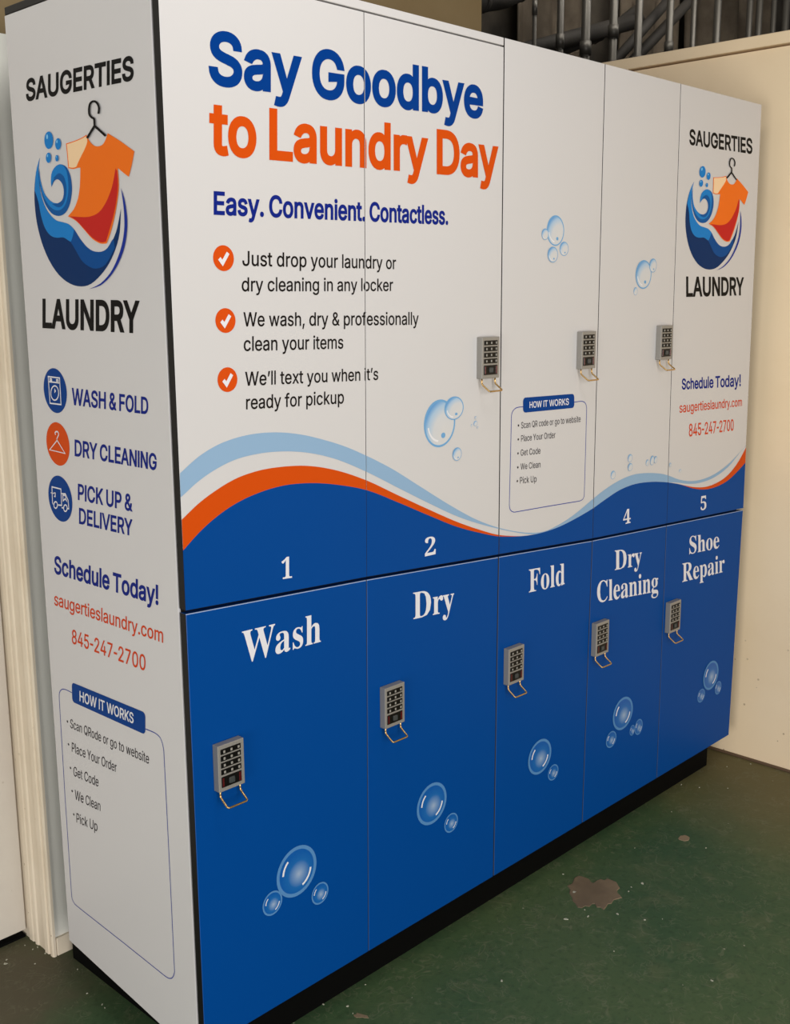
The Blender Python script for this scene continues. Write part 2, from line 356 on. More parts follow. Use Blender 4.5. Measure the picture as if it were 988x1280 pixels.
BLUE_BUBBLES = [[0.2394,0.3789,0.053,0.0537],[0.1741,0.3369,0.0252,0.0254],[0.2998,0.305,0.0234,0.0239],[0.6454,0.3803,0.0505,0.0495],[0.712,0.309,0.0241,0.0235],[1.0541,0.3632,0.0491,0.0462],[1.1149,0.3001,0.0228,0.0213],[1.4408,0.3675,0.0509,0.0473],[1.3843,0.308,0.0259,0.0236],[1.5277,0.3015,0.0212,0.0234],[1.493,0.302,0.0134,0.0156],[1.9431,0.348,0.0481,0.0465],[1.8884,0.296,0.0233,0.0215],[1.9957,0.2928,0.0212,0.0216]]
PALE_BUBBLES = [[0.6696,1.246,0.0504,0.0511],[0.7156,1.2751,0.0316,0.0253],[0.7259,1.174,0.015,0.0146],[1.0727,1.6603,0.0343,0.0346],[1.032,1.6508,0.0132,0.0128],[1.0632,1.606,0.0201,0.0179],[1.1084,1.6202,0.018,0.0163],[1.4628,1.5642,0.0384,0.0365],[1.5066,1.5877,0.0178,0.0178],[1.4276,1.5219,0.0095,0.0101],[1.4297,1.0876,0.0113,0.0106],[1.4313,1.0634,0.0114,0.0107],[1.3509,1.0518,0.0113,0.0113],[1.5426,1.0688,0.0107,0.0132],[1.5596,1.0691,0.0083,0.0099],[1.5186,1.0654,0.0082,0.0087],[0.7883,1.2356,0.0066,0.006],[0.7884,1.2484,0.0036,0.0034],[0.7754,1.232,0.0027,0.0032],[0.7961,1.2259,0.0028,0.0027],[1.6401,1.0455,0.0065,0.0058],[1.6971,1.0218,0.0067,0.0045]]
CHECKS = [[0.1098,1.5793,0.0222,0.0217],[0.1093,1.4738,0.0218,0.0212],[0.1091,1.3717,0.0217,0.0216]]
BADGES = [[0.0978,1.3374,0.0439,0.0434],[0.0947,1.233,0.0442,0.0428],[0.0899,1.1234,0.0461,0.0462]]
BULLETS = [["F",[0.9443,1.2173]],["F",[0.9445,1.1849]],["F",[0.9442,1.1521]],["F",[0.9444,1.1191]],["F",[0.9434,1.0867]],["S",[0.0587,0.647]],["S",[0.0569,0.5957]],["S",[0.0583,0.5433]],["S",[0.0588,0.4912]],["S",[0.0589,0.438]]]
FRAME_F = [[0.9606,1.2596],[0.9403,1.2597],[0.9287,1.2568],[0.9204,1.2502],[0.9174,1.2419],[0.916,1.142],[0.9144,1.0347],[0.917,1.024],[0.9237,1.0176],[0.9347,1.0139],[1.0579,1.0095],[1.1981,1.0036],[1.2107,1.0047],[1.2182,1.0095],[1.2211,1.0171],[1.2213,1.1273],[1.2209,1.2357],[1.2177,1.2453],[1.2097,1.2521],[1.1971,1.2552],[1.1666,1.2553]]
BANNER_F = [[0.9608,1.2455],[1.1668,1.2414],[1.1653,1.2759],[0.9598,1.2805]]
FRAME_S = [[0.0849,0.7171],[0.0608,0.7175],[0.0449,0.7141],[0.0335,0.7039],[0.0307,0.6911],[0.0266,0.4701],[0.0256,0.2479],[0.0268,0.2287],[0.0362,0.2207],[0.0565,0.2186],[0.2283,0.2116],[0.3748,0.2044],[0.3889,0.2055],[0.4014,0.2126],[0.4101,0.2297],[0.411,0.4623],[0.4109,0.6848],[0.4077,0.7001],[0.4005,0.71],[0.3847,0.7142],[0.3528,0.7134]]
BANNER_S = [[0.0847,0.6974],[0.3516,0.7015],[0.3556,0.7467],[0.0877,0.7404]]
WAVE = [[[0.001,1.2187],[0.0112,1.2249],[0.0215,1.2316],[0.0319,1.2379],[0.0423,1.2435],[0.0527,1.2483],[0.0631,1.2526],[0.0736,1.2564],[0.0842,1.2597],[0.0948,1.2624],[0.1055,1.2646],[0.1162,1.2665],[0.127,1.2681],[0.1378,1.2693],[0.1488,1.2702],[0.1598,1.2708],[0.1708,1.271],[0.182,1.271],[0.1932,1.2706],[0.2045,1.2699],[0.2159,1.269],[0.2273,1.2677],[0.2389,1.2662],[0.2505,1.2643],[0.2623,1.2621],[0.2741,1.2597],[0.286,1.257],[0.298,1.254],[0.3101,1.2506],[0.3223,1.2471],[0.3347,1.2434],[0.3471,1.2396],[0.3596,1.2356],[0.3723,1.2313],[0.3851,1.2268],[0.3979,1.2219],[0.4109,1.2167],[0.424,1.2111],[0.4373,1.2053],[0.4506,1.1994],[0.4641,1.1933],[0.4777,1.187],[0.4915,1.1804],[0.5054,1.1736],[0.5194,1.1666],[0.5335,1.1591],[0.5479,1.1512],[0.5623,1.143],[0.5769,1.1347],[0.5917,1.1262],[0.6066,1.1178],[0.6216,1.1093],[0.6369,1.1006],[0.6523,1.0919],[0.6678,1.0831],[0.6836,1.0743],[0.6994,1.0657],[0.7155,1.0571],[0.7318,1.0485],[0.7482,1.0399],[0.7648,1.0315],[0.7815,1.0234],[0.7985,1.0157],[0.8156,1.0084],[0.8329,1.0014],[0.8504,0.9947],[0.8681,0.9884],[0.886,0.9824],[0.904,0.9768],[0.9223,0.9716],[0.9407,0.9667],[0.9593,0.9621],[0.9781,0.9578],[0.9876,0.9559],[1.0035,0.9532],[1.0195,0.9509],[1.0357,0.9493],[1.0519,0.9487],[1.0683,0.9495],[1.0847,0.9514],[1.1012,0.954],[1.1179,0.9569],[1.1347,0.9604],[1.1516,0.9644],[1.1687,0.969],[1.1858,0.9743],[1.203,0.98],[1.2204,0.986],[1.2379,0.9924],[1.2556,0.999],[1.2734,1.0051],[1.2914,1.011],[1.3095,1.0166],[1.3278,1.0217],[1.3463,1.0264],[1.365,1.0305],[1.3839,1.034],[1.403,1.0368],[1.4224,1.039],[1.4419,1.0404],[1.4617,1.0407],[1.4818,1.04],[1.5022,1.0385],[1.5227,1.0365],[1.5435,1.0339],[1.5646,1.0309],[1.5859,1.0272],[1.6076,1.0227],[1.6295,1.0172],[1.6518,1.0102],[1.6744,1.0025],[1.6971,0.9961],[1.72,0.9908],[1.743,0.9866],[1.7662,0.9835],[1.7895,0.9817],[1.8129,0.9809],[1.8365,0.9812],[1.8602,0.9827],[1.8841,0.9853],[1.9081,0.989],[1.9322,0.9938],[1.9564,0.9999],[1.9807,1.0071],[2.0051,1.0156],[2.0296,1.0256],[2.0542,1.0364],[2.079,1.0476],[2.1041,1.059]],[[-0.0013,1.1758],[0.009,1.1819],[0.0193,1.1885],[0.0297,1.195],[0.0402,1.2007],[0.0506,1.2059],[0.0611,1.2105],[0.0717,1.2147],[0.0823,1.2186],[0.093,1.222],[0.1037,1.2251],[0.1145,1.2277],[0.1254,1.2298],[0.1363,1.2313],[0.1472,1.2324],[0.1583,1.2332],[0.1694,1.2337],[0.1806,1.2341],[0.1918,1.2341],[0.2032,1.2338],[0.2146,1.2332],[0.2261,1.2324],[0.2377,1.2314],[0.2494,1.2301],[0.2612,1.2285],[0.2731,1.2267],[0.2851,1.2245],[0.2971,1.222],[0.3093,1.2192],[0.3215,1.2161],[0.3339,1.2126],[0.3464,1.2089],[0.3589,1.2048],[0.3716,1.2004],[0.3844,1.1955],[0.3973,1.1903],[0.4103,1.1847],[0.4235,1.179],[0.4367,1.173],[0.4501,1.1669],[0.4637,1.1607],[0.4773,1.1541],[0.4911,1.1474],[0.505,1.1404],[0.5191,1.1335],[0.5333,1.1264],[0.5476,1.1195],[0.5621,1.1124],[0.5768,1.1053],[0.5916,1.0981],[0.6065,1.0909],[0.6216,1.0837],[0.6369,1.0765],[0.6523,1.0692],[0.6679,1.0618],[0.6836,1.0544],[0.6996,1.0472],[0.7156,1.0401],[0.7319,1.0332],[0.7483,1.0267],[0.7649,1.0203],[0.7817,1.0142],[0.7986,1.0082],[0.8157,1.0023],[0.833,0.9965],[0.8505,0.9909],[0.8682,0.9855],[0.886,0.9801],[0.9041,0.9747],[0.9223,0.9694],[0.9408,0.9643],[0.9594,0.9594],[0.9782,0.9549],[0.9877,0.9528],[1.0036,0.9492],[1.0196,0.9474],[1.0357,0.9471],[1.052,0.9471],[1.0683,0.9475],[1.0848,0.9482],[1.1014,0.9493],[1.1182,0.9509],[1.135,0.9529],[1.152,0.9554],[1.1691,0.958],[1.1864,0.9609],[1.2038,0.964],[1.2213,0.9674],[1.239,0.9709],[1.2568,0.9748],[1.2748,0.9792],[1.2928,0.9843],[1.311,0.9895],[1.3294,0.9944],[1.3479,0.9993],[1.3666,1.0038],[1.3856,1.0075],[1.4047,1.0102],[1.4241,1.0122],[1.4437,1.0135],[1.4636,1.0139],[1.4837,1.0136],[1.504,1.0126],[1.5246,1.0111],[1.5454,1.0092],[1.5665,1.0068],[1.5878,1.0038],[1.6094,1.0005],[1.6312,0.9967],[1.6532,0.9939],[1.6754,0.991],[1.6979,0.9873],[1.7207,0.9825],[1.7438,0.9783],[1.767,0.9754],[1.7903,0.9733],[1.8138,0.9724],[1.8374,0.9725],[1.8612,0.9736],[1.8851,0.9758],[1.9091,0.9793],[1.9332,0.9843],[1.9574,0.9907],[1.9816,0.9986],[2.0059,1.0088],[2.03,1.0221],[2.0543,1.0356],[2.0791,1.0468],[2.1042,1.0577]],[[-0.0034,1.1354],[0.0069,1.1418],[0.0173,1.1487],[0.0277,1.1555],[0.0382,1.1616],[0.0487,1.1671],[0.0593,1.1721],[0.0699,1.1768],[0.0806,1.1812],[0.0913,1.1854],[0.1021,1.1892],[0.113,1.1926],[0.1239,1.1955],[0.1349,1.1978],[0.1459,1.1997],[0.157,1.2012],[0.1682,1.2024],[0.1794,1.2033],[0.1907,1.2038],[0.2021,1.204],[0.2136,1.2039],[0.2252,1.2036],[0.2368,1.2032],[0.2486,1.2025],[0.2604,1.2016],[0.2723,1.2005],[0.2843,1.199],[0.2964,1.1971],[0.3086,1.1949],[0.3209,1.1923],[0.3333,1.1894],[0.3458,1.1862],[0.3584,1.1827],[0.3712,1.1789],[0.384,1.1747],[0.3969,1.1702],[0.41,1.1655],[0.4232,1.1604],[0.4364,1.1551],[0.4499,1.1496],[0.4634,1.1437],[0.4771,1.1375],[0.4909,1.1309],[0.5048,1.1242],[0.5189,1.1174],[0.5332,1.1106],[0.5475,1.1039],[0.562,1.0972],[0.5767,1.0904],[0.5915,1.0835],[0.6065,1.0766],[0.6216,1.0697],[0.6369,1.0627],[0.6523,1.0557],[0.6679,1.0486],[0.6837,1.0415],[0.6996,1.0344],[0.7157,1.0274],[0.732,1.0206],[0.7484,1.0139],[0.765,1.0074],[0.7818,1.001],[0.7988,0.9947],[0.8159,0.9885],[0.8333,0.9823],[0.8508,0.9762],[0.8685,0.9707],[0.8863,0.9661],[0.9044,0.9622],[0.9226,0.9586],[0.941,0.9552],[0.9596,0.9521],[0.9784,0.9501],[0.9878,0.9492],[1.0037,0.9481],[1.0196,0.9474],[1.0357,0.9471],[1.052,0.9471],[1.0683,0.9475],[1.0848,0.9482],[1.1014,0.9493],[1.1182,0.9509],[1.135,0.9529],[1.152,0.9554],[1.1691,0.958],[1.1864,0.9609],[1.2038,0.964],[1.2213,0.9674],[1.239,0.9709],[1.2568,0.9748],[1.2748,0.9792],[1.2928,0.9843],[1.311,0.9895],[1.3294,0.9944],[1.3479,0.9993],[1.3666,1.0038],[1.3856,1.0075],[1.4047,1.0102],[1.4241,1.0122],[1.4437,1.0135],[1.4636,1.0139],[1.4837,1.0136],[1.504,1.0126],[1.5246,1.0111],[1.5454,1.0092],[1.5665,1.0068],[1.5878,1.0038],[1.6094,1.0005],[1.6312,0.9967],[1.6533,0.9925],[1.6756,0.9879],[1.6983,0.9827],[1.7212,0.9771],[1.7444,0.9716],[1.7678,0.9666],[1.7914,0.9622],[1.8151,0.9587],[1.839,0.9564],[1.863,0.9555],[1.8871,0.9562],[1.9113,0.9584],[1.9356,0.9618],[1.96,0.9668],[1.9843,0.9742],[2.0086,0.9846],[2.0328,0.9978],[2.0568,1.0145],[2.0805,1.0355],[2.1043,1.0571]],[[-0.0064,1.0787],[0.004,1.0859],[0.0145,1.0939],[0.0251,1.102],[0.0357,1.1095],[0.0463,1.1163],[0.0569,1.1225],[0.0677,1.1283],[0.0784,1.1337],[0.0892,1.1386],[0.1001,1.1431],[0.111,1.1471],[0.122,1.1508],[0.1331,1.1539],[0.1442,1.1567],[0.1553,1.1591],[0.1666,1.1612],[0.1779,1.1631],[0.1893,1.1647],[0.2008,1.166],[0.2123,1.1669],[0.2239,1.1676],[0.2357,1.1679],[0.2474,1.1678],[0.2593,1.1673],[0.2713,1.1665],[0.2834,1.1655],[0.2955,1.1642],[0.3078,1.1627],[0.3201,1.1609],[0.3326,1.1588],[0.3451,1.1565],[0.3578,1.1539],[0.3706,1.1511],[0.3834,1.1482],[0.3964,1.1451],[0.4095,1.1418],[0.4228,1.1383],[0.4361,1.1343],[0.4496,1.13],[0.4632,1.1251],[0.4769,1.1197],[0.4907,1.1139],[0.5047,1.1079],[0.5188,1.1017],[0.533,1.0954],[0.5474,1.0892],[0.562,1.0829],[0.5766,1.0764],[0.5915,1.0698],[0.6065,1.0631],[0.6216,1.0564],[0.6369,1.0498],[0.6524,1.043],[0.668,1.0362],[0.6837,1.0293],[0.6997,1.0225],[0.7158,1.0159],[0.7321,1.0097],[0.7485,1.0038],[0.7651,0.9981],[0.7819,0.9926],[0.7989,0.9873],[0.816,0.9821],[0.8334,0.9768],[0.8509,0.9715],[0.8685,0.9669],[0.8864,0.9632],[0.9044,0.9601],[0.9226,0.9571],[0.941,0.9544],[0.9596,0.9521],[0.9784,0.9501],[0.9878,0.9492],[1.0037,0.9481],[1.0196,0.9474],[1.0357,0.9471],[1.052,0.9471],[1.0683,0.9475],[1.0848,0.9482],[1.1014,0.9493],[1.1182,0.9509],[1.135,0.9529],[1.152,0.9554],[1.1691,0.958],[1.1864,0.9609],[1.2038,0.964],[1.2213,0.9674],[1.239,0.9709],[1.2568,0.9748],[1.2748,0.9792],[1.2928,0.9843],[1.311,0.9895],[1.3294,0.9944],[1.3479,0.9993],[1.3666,1.0038],[1.3856,1.0075],[1.4047,1.0102],[1.4241,1.0122],[1.4437,1.0135],[1.4636,1.0139],[1.4837,1.0136],[1.504,1.0126],[1.5246,1.0111],[1.5454,1.0092],[1.5665,1.0068],[1.5878,1.0038],[1.6094,1.0005],[1.6312,0.9967],[1.6533,0.9925],[1.6756,0.9879],[1.6983,0.9827],[1.7213,0.9764],[1.7446,0.9693],[1.7681,0.9627],[1.7918,0.9573],[1.8157,0.9527],[1.8397,0.9493],[1.8638,0.9473],[1.8881,0.9468],[1.9124,0.9475],[1.9369,0.9495],[1.9615,0.9527],[1.9862,0.9578],[2.0108,0.9651],[2.0355,0.9741],[2.0603,0.9843],[2.0852,0.9956],[2.1104,1.007]]]
LOCKS = [[0.0451,0.7108],[0.4805,0.7039],[0.9012,0.6875],[1.2725,0.6673],[1.65,0.6442],[0.7909,1.4245],[1.1706,1.4262],[1.5375,1.432]]
